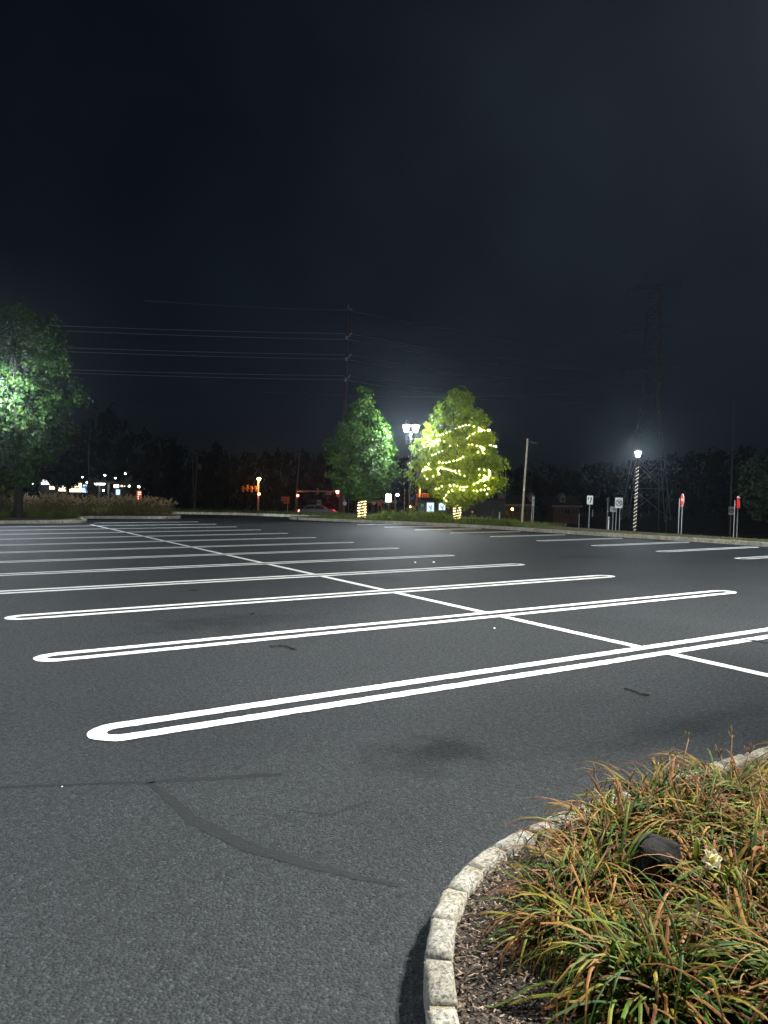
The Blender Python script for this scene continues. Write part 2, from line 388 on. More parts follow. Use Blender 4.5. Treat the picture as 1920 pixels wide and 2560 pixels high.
# --- sealed cracks (parts of the lot)
def crack(pts, w, bits=1):
    b = MB(); P = [Vector((x, y, 0)) for x, y in pts]; rows = []
    for i in range(len(P)-1):
        n = max(2, int((P[i+1]-P[i]).length/.025))
        for j in range(n):
            t = j/n; p = P[i].lerp(P[i+1], t); d = (P[i+1]-P[i]).normalized(); nn = Vector((-d.y, d.x, 0))
            u = (i+t)/(len(P)-1); ww = np.interp(u, np.linspace(0, 1, len(w)), w)
            off = noise.noise(p*3)*.02
            a = ww/2*(1+.55*noise.noise(p*16))+.001; c = ww/2*(1+.55*noise.noise(p*16+Vector((7, 3, 1))))+.001
            rows.append((((p+nn*(a+off)).x, (p+nn*(a+off)).y), ((p-nn*(c-off)).x, (p-nn*(c-off)).y)))
    sheet(b, rows, .0012); return b.build('crack_seal', M['sealer'], lot, recalc=False)
crack([(.05, 4.72), (.417, 4.595), (.764, 4.453), (1.139, 4.275), (1.5, 4.14), (1.857, 4.007)], [.018, .028, .02, .04, .05, .05])
crack([(1.14, 4.27), (1.173, 3.93), (1.187, 3.653), (1.306, 3.313), (1.44, 3.073), (1.60, 2.80), (1.75, 2.6)], [.04, .05, .08, .08, .07, .04, .015])
crack([(1.66, 3.542), (1.812, 3.384), (1.95, 3.42), (2.108, 3.422)], [.006, .016, .022, .006])

# ------------------------------------------------------------------ kerbs
def walk(poly, step):
    P = [Vector((x, y, 0)) for x, y in poly]; out = []; i = 0; pos = 0.0; cur = P[0]
    while i < len(P)-1:
        L = (P[i+1]-cur).length
        need = step() if callable(step) else step
        nxt = cur; rem = need; j = i; c = cur
        while j < len(P)-1 and (P[j+1]-c).length < rem:
            rem -= (P[j+1]-c).length; c = P[j+1]; j += 1
        if j >= len(P)-1: break
        nxt = c+(P[j+1]-c).normalized()*rem
        out.append((cur.copy(), nxt.copy())); cur = nxt; i = j
    return out
def kerb(poly, w, h, blen, near=False):
    """granite blocks; poly is the outer (lot side) face, the stone lies to the right of the walking direction"""
    b = MB(); mo = MB()
    for a, c in walk(poly, lambda: blen*random.uniform(.88, 1.12)):
        d = (c-a).normalized(); n = Vector((d.y, -d.x, 0)); gap = .020 if near else .02
        L = (c-a).length-gap; o = a+d*gap/2
        ch = .012; hh = h+random.uniform(-.005, .006); t = random.uniform(.8, 1.1); wj = random.uniform(-.005, .005)
        warm = random.uniform(-.05, .05)
        col = (.235*t*(1+warm), .230*t, .205*t*(1-warm))
        if not near:
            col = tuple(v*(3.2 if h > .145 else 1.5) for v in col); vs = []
            for z, e in ((-.05, 0), (hh-ch, 0), (hh, ch)):
                for u, v in ((e, e), (L-e, e), (L-e, w-e), (e, w-e)): vs.append(o+d*u+n*v+Vector((0, 0, z)))
            fs = [(8, 9, 10, 11)]+[(4*i+k, 4*i+(k+1) % 4, 4*i+4+(k+1) % 4, 4*i+4+k) for i in range(2) for k in range(4)]
            b.add(vs, fs, col)
        else:
            nu, nv = 10, 6; seed = Vector((random.uniform(0, 90),)*3)
            def top(u, v):
                e = .022*0; du = min(u, 1-u)*L; dv = min(v, 1-v)*w
                r = .015; z = hh
                q = max(0, r-du)**2+max(0, r-dv)**2
                z -= r-math.sqrt(max(0, r*r-min(q, r*r))) if q > 0 else 0
                p = o+d*(u*L)+n*(v*w+wj)
                z += .006*noise.noise(p*13+seed)+.0035*noise.noise(p*48)
                sh = .005*noise.noise(p*12+seed)
                return p+Vector((0, 0, z))+n*sh+d*sh
            vs = [top(i/nu, j/nv) for i in range(nu+1) for j in range(nv+1)]
            fs = [(i*(nv+1)+j, (i+1)*(nv+1)+j, (i+1)*(nv+1)+j+1, i*(nv+1)+j+1) for i in range(nu) for j in range(nv)]
            ring = [i*(nv+1) for i in range(nu+1)]+[nu*(nv+1)+j for j in range(1, nv+1)]+[i*(nv+1)+nv for i in range(nu-1, -1, -1)]+[j for j in range(nv-1, 0, -1)]
            base = len(vs)
            for r_ in ring:
                p = vs[r_]; vs.append(Vector((p.x, p.y, hh*.45))+n*.004*noise.noise(p*30))
            k0 = len(vs)
            for r_ in ring: vs.append(Vector((vs[r_].x, vs[r_].y, -.03)))
            m = len(ring)
            for i in range(m):
                j = (i+1) % m
                fs.append((ring[i], base+i, base+j, ring[j])); fs.append((base+i, k0+i, k0+j, base+j))
            b.add(vs, fs, col)
    k = b.build('kerb', M['granite'], smooth=near, recalc=not near); tag(k, kind='structure')
    # mortar bed that fills the joints
    P = [Vector((x, y, 0)) for x, y in poly]; rows = []
    for i, p in enumerate(P):
        d = (P[min(i+1, len(P)-1)]-P[max(i-1, 0)]).normalized(); n = Vector((d.y, -d.x, 0)); e = .007 if near else .01
        zt = h-(.017 if near else .02)
        q = [p+n*e+Vector((0, 0, -.05)), p+n*e+Vector((0, 0, zt)), p+n*(w-e)+Vector((0, 0, zt)), p+n*(w-e)+Vector((0, 0, -.05))]
        mo.v += [tuple(v) for v in q]; mo.c += [(1, 1, 1)]*4
    for i in range(len(P)-1):
        for k2 in range(3): mo.f.append((4*i+k2, 4*i+k2+1, 4*i+5+k2, 4*i+4+k2))
    mo.build('mortar', M['mortar'], k, recalc=False)
    return k
def smooth_poly(P, it=2):
    for _ in range(it):
        Q = [P[0]]
        for a, c in zip(P, P[1:]):
            Q += [(a[0]*.75+c[0]*.25, a[1]*.75+c[1]*.25), (a[0]*.25+c[0]*.75, a[1]*.25+c[1]*.75)]
        P = Q+[P[-1]]
    return P
NEAR = [(.98, .55), (1.00, 1.05), (1.10, 1.45), (1.256, 1.731), (1.391, 1.961), (1.522, 2.129), (1.689, 2.284), (1.847, 2.395), (2.031, 2.482), (2.276, 2.552), (2.512, 2.594), (2.917, 2.618), (3.6, 2.64), (4.5, 2.655), (7.5, 2.70), (11, 2.72)]
NEARS = smooth_poly(NEAR, 2)
kerb(NEARS, .090, .132, .222, True)
VERGE = [(24.2, 0), (23.35, 10), (23.3, 16.6), (22.75, 19.6), (22.35, 22.6), (22.2, 25), (22.0, 27.2), (21.0, 30.8), (19.95, 32.9), (18.55, 36.3), (17.95, 37.8), (17.95, 38.9), (18.55, 39.6), (20.35, 39.75)]
FARK = [(20.45, 39.95), (19.2, 42.2), (17.6, 45.3), (14.2, 48.2), (9, 52.6), (0, 60), (-20, 75)]
LEFTI = [(-14, 37.9), (0, 37.5), (5.9, 36.85), (6.7, 37.0), (7.0, 37.7), (7.3, 41.6), (8.0, 42.05), (11.7, 40.75), (12.5, 41.2), (12.9, 42.5), (12.2, 46), (6, 52), (-14, 52)]
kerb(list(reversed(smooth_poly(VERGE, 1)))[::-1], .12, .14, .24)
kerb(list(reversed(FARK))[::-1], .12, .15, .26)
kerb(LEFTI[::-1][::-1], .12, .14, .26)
# the stone lies to the right of the walking direction for these polylines (lot on the left)

def bed(poly, z, m, name):
    b = MB(); b.prism(poly, -.2, z); return tag(b.build(name, m), kind='structure')
off = [(x+.06, y-.05) for x, y in NEARS]
bed([(1.05, .55)]+[(x, y) for x, y in off[1:]]+[(11, .2), (1.6, .0)], .085, M['soil'], 'planting_bed')
bed([(x+.05, y) for x, y in VERGE]+[(20.5, 40.1), (19.3, 42.3), (17.7, 45.4), (14.3, 48.3), (9.1, 52.7), (.1, 60.1), (-20, 75.1), (-20, 80), (2, 65), (12, 57), (21, 49.5), (27.5, 42), (29, 36), (27, 30), (25.2, 26), (25, 20), (25.6, 10), (26.2, 0)], .12, M['verge'], 'verge')
bed([(x, y+.05) for x, y in LEFTI[:6]]+[(x-.05, y+.05) for x, y in LEFTI[6:]], .12, M['verge'], 'island_ground')

# ------------------------------------------------------------------ mulch, grass (stuff)
def quads(name, n, pos, dirs, w, l, col, m, curl=.15):
    pass
def mulch():
    n = 22000; V = np.zeros((n*4, 3)); col = np.zeros((n*4, 3)); k = 0
    P = [Vector((x, y, 0)) for x, y in off]
    while k < n:
        x = random.uniform(1.1, 5.2); y = random.uniform(.4, 2.6)
        L = .849*x-.529*y; D = .529*x+.848*y
        if abs(L) > .56*D+.25: continue
        # inside the bed: nearest kerb point must be to the outside
        best = min(range(3, len(P)-1), key=lambda i: (P[i].x-x)**2+(P[i].y-y)**2)
        d = (P[min(best+1, len(P)-1)]-P[best-1]).normalized(); nn = Vector((d.y, -d.x))
        s = (x-P[best].x)*nn.x+(y-P[best].y)*nn.y
        if s < -.015: continue
        a = random.uniform(0, 2*PI); ln = random.choice((.005, .007, .010, .016))*random.uniform(.7, 1.3); wd = random.uniform(.0015, .004)
        z = .088+random.uniform(0, .018); tl = random.uniform(-.35, .35); rl = random.uniform(-.5, .5)
        dx, dy = math.cos(a), math.sin(a)
        for q, (u, v) in enumerate(((-1, -1), (1, -.7), (1, .7), (-1, 1))):
            V[4*k+q] = (x+dx*u*ln/2*1.6-dy*v*wd, y+dy*u*ln/2*1.6+dx*v*wd, z+u*ln/2*tl+v*wd*rl)
        t = random.choice((.3, .5, .8, 1.0, 1.25, 1.9)); c = np.array((.115, .088, .068))*t*random.uniform(.8, 1.2)
        col[4*k:4*k+4] = c; k += 1
    Fq = np.arange(n*4).reshape(n, 4)
    o = npmesh('mulch', V, Fq, col, M['chip']); tag(o, 'brown shredded bark mulch spread over the near planting bed', 'mulch', kind='stuff')
mulch()
def blades(name, pts, hgt, wid, c1, c2, label, cat, kind='stuff', m=None):
    n = len(pts); V = np.zeros((n*3, 3)); col = np.zeros((n*3, 3))
    for i, p in enumerate(pts):
        a = random.uniform(0, 2*PI); h = hgt*random.uniform(.5, 1.3); w = wid*random.uniform(.7, 1.3); lx, ly = random.gauss(0, .3)*h, random.gauss(0, .3)*h
        dx, dy = math.cos(a)*w, math.sin(a)*w
        V[3*i] = (p[0]-dx, p[1]-dy, p[2]); V[3*i+1] = (p[0]+dx, p[1]+dy, p[2]); V[3*i+2] = (p[0]+lx, p[1]+ly, p[2]+h)
        t = random.random(); c = np.array(c1)*(1-t)+np.array(c2)*t; col[3*i:3*i+3] = c*random.uniform(.7, 1.2)
    o = npmesh(name, V, np.arange(n*3).reshape(n, 3), col, m or M['strap']); return tag(o, label, cat, kind=kind)
def along(poly, n, o0, o1):
    P = [Vector((x, y, 0)) for x, y in poly]; seg = [(P[i+1]-P[i]).length for i in range(len(P)-1)]; out = []
    for _ in range(n):
        i = random.choices(range(len(seg)), seg)[0]; t = random.random(); d = (P[i+1]-P[i]).normalized(); nn = Vector((d.y, -d.x, 0))
        p = P[i].lerp(P[i+1], t)+nn*random.uniform(o0, o1); out.append((p.x, p.y, .11))
    return out
blades('grass', along(VERGE[:8], 9000, .15, 1.7), .07, .006, (.10, .115, .035), (.16, .15, .06), 'short mown grass on the kerbed strip under the signs at right', 'grass')
blades('ground_cover', along(FARK[:5], 2600, .2, 2.2), .22, .012, (.05, .10, .03), (.10, .15, .045), 'tufted green ground cover growing behind the long far kerb', 'ground cover')
blades('undergrowth', along(VERGE[5:11], 5200, .3, 3.6), .2, .012, (.07, .12, .025), (.14, .16, .05), 'low green ground cover under the two crowned trees in the middle', 'ground cover')

# ------------------------------------------------------------------ trees
def crown_mesh(name, prof, n_leaf, size, cols, m, parent, n_clump, spread, jitter=.0, inner=.45, flat=.35):
    """prof: (z, radius) list; leaves gathered in clumps filling the outer part of the profile"""
    zs = np.array([p[0] for p in prof]); rs = np.array([p[1] for p in prof])
    w = rs**1.5+.02; cum = np.cumsum(w); cum /= cum[-1]
    u = rng.random(n_clump); zc = np.interp(u, cum, zs)+rng.normal(0, .05, n_clump); rmax = np.interp(zc, zs, rs)
    th = rng.random(n_clump)*2*PI
    lump = 1+.12*np.sin(3*th+zc*1.3)+.10*np.sin(5*th-zc*2.1+1.0)+rng.normal(0, .07, n_clump)
    rr = rmax*lump*(inner+(1-inner)*np.sqrt(rng.random(n_clump)))
    cc = np.stack([rr*np.cos(th), rr*np.sin(th), zc], 1)
    tint = rng.random(n_clump)
    idx = rng.integers(0, n_clump, n_leaf)
    d = rng.normal(0, 1, (n_leaf, 3)); d /= np.linalg.norm(d, axis=1)[:, None]; d *= (rng.random(n_leaf)**.5)[:, None]*spread*(.6+.8*tint[idx])[:, None]
    d[:, 2] *= .75
    p = cc[idx]+d
    # leaf normal: outward from the clump and from the axis, drooping, jittered
    ax = np.stack([cc[idx][:, 0], cc[idx][:, 1], np.zeros(n_leaf)], 1); ax /= (np.linalg.norm(ax, axis=1)[:, None]+1e-6)
    nrm = d/spread*.5+ax*.7+np.array([0, 0, .55])+rng.normal(0, .45, (n_leaf, 3)); nrm /= np.linalg.norm(nrm, axis=1)[:, None]
    t = np.cross(nrm, rng.normal(0, 1, (n_leaf, 3))); t /= np.linalg.norm(t, axis=1)[:, None]; s = np.cross(nrm, t)
    L = size*(.65+.7*rng.random(n_leaf))[:, None]; Wd = L*.36
    fold = nrm*L*.12
    V = np.empty((n_leaf, 4, 3)); V[:, 0] = p-t*L*.5; V[:, 1] = p+s*Wd+fold; V[:, 2] = p+t*L*.5; V[:, 3] = p-s*Wd+fold
    c1, c2, c3 = (np.array(c) for c in cols)
    k = np.clip(tint[idx]+rng.normal(0, .18, n_leaf), 0, 1)[:, None]
    col = c1*(1-k)+c2*k; y = (rng.random(n_leaf) < .07)[:, None]; col = np.where(y, c3, col)*(0.85+.3*rng.random(n_leaf))[:, None]
    b4 = np.arange(n_leaf)*4
    Fq = np.concatenate([np.stack([b4, b4+1, b4+2], 1), np.stack([b4, b4+2, b4+3], 1)])
    o = npmesh(name, V.reshape(-1, 3), Fq, np.repeat(col, 4, 0), m, parent)
    return o, cc
def trunk_mesh(parent, h, r, crown_pts, m, n_limb=14, z0=1.2):
    b = MB(); lean = random.uniform(-.05, .05)
    pts = [(0, 0, -.1), (0, 0, .05), (.01, 0, h*.15)]+[(lean*k+.03*math.sin(k*2), .03*math.cos(k*3), h*(.15+.8*k/6)) for k in range(1, 7)]
    b.tube(pts, [r*1.5, r*1.15, r]+[r*(1-.14*k) for k in range(1, 7)], 10)
    for i in rng.integers(0, len(crown_pts), n_limb):
        e = crown_pts[i]; za = max(z0, e[2]*.62-.1); a = Vector((0, 0, min(za, h*.85))); e = Vector(e)*.92
        mid = a.lerp(e, .5)+Vector((0, 0, -.05*(e-a).length)); b.tube([a, mid, e], [r*.34, r*.2, r*.06], 6)
    return b.build('trunk', m, parent, smooth=True)
GREEN = ((.020, .060, .008), (.046, .105, .013), (.09, .115, .018))
def tree(name, label, px, D, zb, prof, n, size, cols=GREEN, clumps=300, spread=.42, r=.11, cat='tree', m=None, bark=None, limbs=16, **kw):
    t = thing(name, label, cat, at(px, D, zb))
    o, cc = crown_mesh('crown', prof, n, size, cols, m or M['leaf'], t, clumps, spread, **kw)
    trunk_mesh(t, prof[-1][0]*.9, r, cc, bark or M['bark'], limbs, prof[0][0])
    return t
def prof_px(px0, D, zb, rows):           # rows (y, halfwidth px) bottom to top
    s = D/F; return [(zof(px0, y, D)-zb, hw*s) for y, hw in rows]
Dm1 = 41
tree('shade_tree', 'dark green shade tree left of the twin lantern post, lights only on its trunk', 905, Dm1, .12,
     prof_px(908, Dm1, .12, [(1240, 22), (1228, 50), (1210, 70), (1190, 76), (1160, 79), (1130, 77), (1095, 68), (1060, 55), (1025, 38), (998, 23), (975, 10), (966, 4)]), 17000, .165, clumps=420, spread=.36, inner=.3)
Dm2 = 39
TREE2 = tree('shade_tree', 'rounded tree right of the twin lantern post, wound with warm string lights', 1143, Dm2, .12,
     prof_px(1150, Dm2, .12, [(1256, 22), (1246, 58), (1225, 85), (1200, 98), (1170, 104), (1145, 106), (1115, 94), (1080, 84), (1045, 70), (1015, 52), (995, 32), (980, 10)]), 21000, .16,
     cols=((.085, .150, .010), (.15, .23, .014), (.26, .27, .02)), clumps=340, spread=.36)
tree('shade_tree', 'tall full tree cut by the left edge of the photo, lit by a lantern', 46, 37.5, .12,
     prof_px(25, 37.5, .12, [(1204, 22), (1184, 46), (1155, 70), (1125, 92), (1090, 110), (1050, 124), (980, 124), (920, 126), (870, 120), (835, 100), (808, 84), (782, 50), (764, 14)]), 24000, .19, clumps=620, spread=.42, r=.2, inner=.3, bark=M['farbark'], cols=((.008, .026, .004), (.020, .048, .006), (.045, .060, .009)))
tree('shade_tree', 'dark leafy tree cut by the right edge of the photo, behind the red signs', 1945, 42, tz(1945, 42),
     prof_px(1945, 42, tz(1945, 42), [(1296, 30), (1285, 65), (1255, 88), (1225, 94), (1195, 90), (1165, 72), (1140, 50), (1120, 15)]), 7000, .15, clumps=220, spread=.34, inner=.3, cols=((.006, .014, .004), (.010, .022, .005), (.016, .024, .007)))
# the far tree line: every tree its own
FARTREES = [  # px, top y, half width px, distance, label, group
 (120, 1085, 70, 170, 0), (195, 1052, 55, 178, 0), (272, 1012, 52, 172, 1), (345, 1062, 52, 176, 0), (408, 1068, 40, 182, 0), (452, 1098, 30, 178, 0),
 (545, 1098, 36, 160, 2), (505, 1122, 28, 182, 0), (598, 1125, 34, 188, 3), (650, 1112, 44, 180, 3), (708, 1116, 40, 186, 3), (762, 1118, 42, 184, 3), (815, 1120, 44, 190, 3), (868, 1122, 45, 186, 3),
 (930, 1128, 48, 192, 3), (1000, 1130, 46, 190, 3), (1262, 1165, 46, 190, 4), (1318, 1160, 44, 194, 4), (1372, 1152, 46, 190, 4), (1420, 1162, 40, 196, 4), (1478, 1148, 46, 188, 4), (1532, 1154, 44, 194, 4),
 (1600, 1140, 50, 190, 4), (1668, 1128, 52, 184, 5), (1742, 1112, 60, 180, 5), (1812, 1112, 58, 184, 5), (1885, 1106, 62, 180, 5), (1960, 1110, 60, 178, 5), (40, 1100, 60, 176, 0), (-40, 1090, 70, 176, 0)]
FLAB = {0: ('black tree in the unlit row behind the bright shops at far left', 'black trees behind the shops'), 1: ('tallest black tree of the far row, rising above the lit shops', None),
        2: ('round-headed black tree just right of the crossarm utility pole', None), 3: ('dim reddish black tree in the row behind the traffic signals', 'dark trees behind the signals'),
        4: ('black tree in the row behind the two dormered houses', 'black trees behind the houses'), 5: ('taller black tree in the row behind the red signs at far right', 'black trees behind the red signs')}
fproto = []
def dark_prof(h):
    return [(h*.12, h*.18), (h*.25, h*.38), (h*.45, h*.46), (h*.62, h*.44), (h*.8, h*.33), (h*.93, h*.17), (h, h*.04)]
for i in range(5):
    t = thing('far_tree', FLAB[0][0], 'tree', (0, 0, 0))
    o, cc = crown_mesh('crown', dark_prof(10), 1900, .75, ((.005, .008, .004), (.008, .011, .005), (.009, .010, .005)), M['darkleaf'], t, 110, 1.25, inner=.35)
    trunk_mesh(t, 7, .28, cc, M['farbark'], 2, 2)
    fproto.append(t)
for i, (px, ty, hw, D, g) in enumerate(FARTREES):
    o = fproto[i] if i < 5 else copy_tree(fproto[i % 5])
    zb = tz(px, D); h = zof(px, ty, D)-zb; wr = hw*D/F
    o.location = at(px, D, zb); o.scale = (wr/4.6*1.05, wr/4.6*1.05, h/10.3); o.rotation_euler = (0, 0, random.uniform(0, 6))
    o['label'] = FLAB[g][0]
    if FLAB[g][1]: o['group'] = FLAB[g][1]
    elif 'group' in o: del o['group']

# ------------------------------------------------------------------ strap-leaved plants
def strap_leaves(n, lmin, lmax, wid, palette, droop=1.0, base_r=.06, segs=7, up=(.35, 1.25), curl=False):
    V, Fq, col = [], [], []
    for i in range(n):
        th = random.uniform(0, 2*PI); br = base_r*math.sqrt(random.random()); ba = random.uniform(0, 2*PI)
        L = random.uniform(lmin, lmax); el = random.uniform(*up); w = wid*random.uniform(.7, 1.25)
        p = Vector((br*math.cos(ba), br*math.sin(ba), 0)); c = palette(); twist = random.uniform(-.5, .5); bend = random.uniform(.8, 1.9)*droop; side = random.uniform(-.5, .5)
        kink = random.random() < .3; kp = random.uniform(.45, .8)
        o = len(V)
        for s in range(segs+1):
            t = s/segs
            e = el-bend*t*t*1.25-(1.1 if kink and t > kp else 0); a = th+side*t
            if curl: e = max(-1.9, el-bend*1.55*t**1.6-(.9 if kink and t > kp else 0)); a = th+side*1.6*t*t
            d = Vector((math.cos(a)*math.cos(e), math.sin(a)*math.cos(e), math.sin(e)))
            if s: p = p+d*(L/segs)
            if p.z < .01: p.z = .01+random.uniform(0, .01)
            sd = Vector((-math.sin(a), math.cos(a), 0)); nn = d.cross(sd)
            tw = twist*t; sd2 = sd*math.cos(tw)+nn*math.sin(tw)
            ww = w*(.75+.5*min(1, t*3))*max(.06, (1-max(0, (t-.45)/.55)**1.6))
            V += [p-sd2*ww-nn*ww*.45, p.copy(), p+sd2*ww-nn*ww*.45]
            cc = c(t); col += [cc, tuple(v*.9 for v in cc), cc]
            if s:
                q = o+3*(s-1); Fq += [(q, q+3, q+4, q+1), (q+1, q+4, q+5, q+2)]
    return np.array([tuple(v) for v in V]), np.array(Fq), np.array(col)
def mix(a, b, t): t = min(1, max(0, t)); return tuple(x*(1-t)+y*t for x, y in zip(a, b))
def lily_palette(tanness=.4):
    r = random.random()-(tanness-.42)*-.0
    if random.random() > .45+tanness: r = random.choice((.99, .1))
    g = random.choice(((.026, .085, .011), (.048, .125, .016), (.10, .185, .025))); yel = random.choice(((.34, .32, .04), (.22, .27, .045))); tan = random.choice(((.33, .165, .065), (.24, .105, .038), (.42, .24, .10), (.12, .052, .022), (.17, .08, .03)))
    if r < .38:
        k = random.uniform(.55, 1.0); return lambda t: mix(mix(g, yel, (t-k+.25)/.2), tan, (t-k)/.12)
    if r < .80:
        k = random.uniform(.15, .5); return lambda t: mix(mix(g, yel, (t-k+.2)/.2), tan, (t-k)/.15)
    if r < .9: return lambda t: mix(tan, tuple(v*.7 for v in tan), t)
    return lambda t: mix(g, tuple(v*1.3 for v in g), t)
def green_palette():
    g = random.choice(((.08, .14, .025), (.12, .18, .03), (.15, .21, .045))); tan = (.30, .24, .09); k = random.uniform(.7, 1.3)
    return lambda t: mix(g, tan, (t-k)/.2)
def scape(b, h, col=(.28, .20, .11)):
    a = random.uniform(0, 2*PI); ln = random.uniform(.05, .16); pts = [(0, 0, 0)]
    for k in range(1, 5): pts.append((math.cos(a)*ln*(k/4)**1.5, math.sin(a)*ln*(k/4)**1.5, h*k/4))
    r0 = (random.uniform(-.06, .06), random.uniform(-.06, .06)); pts = [(x+r0[0], y+r0[1], z) for x, y, z in pts]
    b.tube(pts, [.0034, .0032, .0028, .0022, .0018], 6, col)
    e = Vector(pts[-1])
    for k in range(random.randint(2, 4)):
        q = e+Vector((random.uniform(-.03, .03), random.uniform(-.03, .03), random.uniform(.0, .03)))*1.0
        b.tube([e+Vector((0, 0, -.02)), q, q+Vector((0, 0, .010))], [.0015, .0036, .001], 5, (.22, .15, .08))
LILY = [  # x, y, scale, label
 (1.94, 1.86, .78, 'small browning daylily nearest the bare mulch inside the kerb curve'),
 (1.89, 1.47, 1.0, 'big arching daylily clump at the bottom of the photo, long green straps'),
 (2.20, 1.98, .84, 'tan-tipped daylily on the lot side of the bed, left of the dark rock'),
 (2.36, 1.50, .78, 'daylily clump directly in front of the dark rock'),
 (2.55, 2.18, .92, 'daylily with dry flower stalks behind the dark rock, beside the kerb'),
 (2.62, 1.68, .92, 'daylily clump bearing the one pale yellow flower'),
 (2.86, 2.02, .95, 'brown-leaved daylily just right of the dark rock'),
 (3.0, 2.28, .95, 'daylily at the upper edge of the big mass, leaning over the kerb'),
 (3.2, 1.90, .90, 'daylily in the middle of the right-hand side, mostly tan straps'),
 (3.38, 2.18, .98, 'tan daylily on the crest of the planting, standing against the asphalt'),
 (3.80, 2.06, .78, 'greener daylily at the right edge beside the exposed kerb stones'),
 (2.26, 1.24, 1.0, 'dark green daylily cut by the bottom right corner of the photo'),
 (4.45, 2.34, .72, 'light green daylily beyond the exposed kerb stones at the right edge'),
 (2.92, 1.70, .95, 'shaded daylily behind the yellow flower at the right edge')]
for i, (x, y, s, lab) in enumerate(LILY):
    t = thing('daylily', lab, 'daylily', (x, y, .085), random.uniform(0, 6), 'daylilies in the near planting bed'); t.scale = (s, s, s)
    V, Fq, col = strap_leaves(430, .20, .62, .0045, lambda: lily_palette((.30 if y < 1.6 else .56)+.16*(x-1.9)), 1.12, .12, 9, (.55, 1.45), True)
    npmesh('leaves', V, Fq, col*np.array((.56, .50, .37)), M['strap'], t)
    nst = {4: 3, 7: 2, 8: 3, 9: 1, 6: 4, 2: 3, 0: 2, 3: 3, 10: 0, 12: 0}.get(i, 1)+(2 if i not in (10, 12, 5) else 0)
    for k in range(nst):
        b = MB(); scape(b, random.uniform(.28, .44)); b.build('flower_stalk', M['chip'], t, smooth=True)
    if i == 5:
        t.rotation_euler = (0, 0, 0)
        fp = ground_pt(1771, 2148, .54); lf = (fp-Vector((x, y, .085)))/s
        b = MB(); b.tube([(0, 0, 0), lf*.5+Vector((.01, 0, .05)), lf-Vector((0, 0, .03))], [.005, .004, .0035], 6, (.12, .17, .05)); st = b.build('flower_stalk', M['chip'], t, smooth=True)
        fl = MB(); axis = Vector((-.45, -.75, .45)).normalized(); u = axis.orthogonal().normalized(); w = axis.cross(u)
        for k in range(6):
            a = k*PI/3+.2; rad = u*math.cos(a)+w*math.sin(a); sd = axis.cross(rad); o = len(fl.v); big = 1.0 if k % 2 else .8
            for q in range(6):
                tt = q/5; c = lf+axis*(.045*math.sin(min(1, tt*1.3)*PI/2))*.75+rad*(.004+.030*tt**1.5)-axis*.006*max(0, tt-.7)/.3
                ww = .0135*big*math.sin(PI*(.08+.88*tt))+.001
                for e in (-1, 0, 1):
                    fl.v.append(tuple(c+sd*ww*e+axis*(.004 if e else 0))); fl.c.append(mix((.50, .46, .12), (.95, .88, .55), tt*2.2))
            for q in range(5):
                for e in range(2): fl.f.append((o+3*q+e, o+3*q+3+e, o+3*q+4+e, o+3*q+1+e))
        tag(fl.build('flower', M['petal'], t, smooth=True, recalc=False), 'open pale yellow trumpet flower')
        bd = MB(); bp = (ground_pt(1741, 2125, .54)-Vector((x, y, .085)))/s
        bd.tube([bp+Vector((0, 0, -.035)), bp+Vector((0, 0, -.01)), bp+Vector((.003, 0, .02)), bp+Vector((.004, 0, .04))], [.004, .009, .010, .003], 8, (.22, .27, .05))
        bd.tube([(0, 0, .05), bp*.6, bp+Vector((0, 0, -.03))], .003, 5, (.10, .15, .04)); bd.build('flower_bud', M['petal'], t, smooth=True)

# dark rock in the bed
b = MB(); bm = bmesh.new(); bmesh.ops.create_icosphere(bm, subdivisions=4, radius=1)
for v in bm.verts:
    p = v.co.copy(); k = 1+.24*noise.noise(p*1.3+Vector((4, 2, 1)))+.10*noise.noise(p*3.1)
    q = Vector((p.x*.115*k, p.y*.09*k, p.z*.14*k)); q.z = max(q.z, -.15)
    lim = .085+.35*q.x*(-1 if q.x > 0 else .2); q.z = min(q.z, lim+(q.z-lim)*.25) if q.z > lim else q.z
    v.co = q
me = bpy.data.meshes.new('rock'); bm.to_mesh(me); bm.free(); me.materials.append(M['rock'])
o = bpy.data.objects.new('rock', me); C.objects.link(o); o.location = (2.43, 1.905, .235); o.rotation_euler = (0, 0, .5)
tag(o, 'dark smooth rock half hidden among the daylilies of the near bed', 'rock')

# middle island plants
def mid_proto():
    t = thing('lily_clump', 'x', 'plant', (0, 0, 0)); V, Fq, col = strap_leaves(130, .45, .85, .016, green_palette, .85, .16, 5, (.5, 1.4)); npmesh('leaves', V, Fq, col, M['strap'], t); return t
MP = [mid_proto() for _ in range(3)]
MIDLAB = 'green strap-leaved clump in the kerbside row between the two crowned trees'
MIDLAB2 = 'low green clump in the kerbside row right of the string-lit tree'
MID = [(945, 38.6, 0, .9), (969, 38.4, 0, 1), (985, 38.6, 0, .95), (1000, 38.3, 0, .95), (1014, 38.5, 0, .9), (1030, 38.2, 0, 1.), (1046, 38.4, 0, .95), (1062, 38.0, 0, 1.05), (1078, 37.8, 0, 1.1), (1096, 37.6, 0, 1.15), (1112, 37.4, 0, 1), (1124, 37.0, 0, .85),
       (1158, 36.4, 1, .8), (1175, 36.2, 1, .85), (1192, 35.8, 1, .85), (1208, 35.6, 1, .8), (1226, 35.2, 1, .8), (1243, 34.8, 1, .8), (1260, 34.4, 1, .8), (1278, 34.0, 1, .75), (1296, 33.4, 1, .65), (1010, 41, 0, 1.25), (1040, 41, 0, 1.2), (960, 41.5, 0, 1.1), (1090, 40, 0, 1.2)]
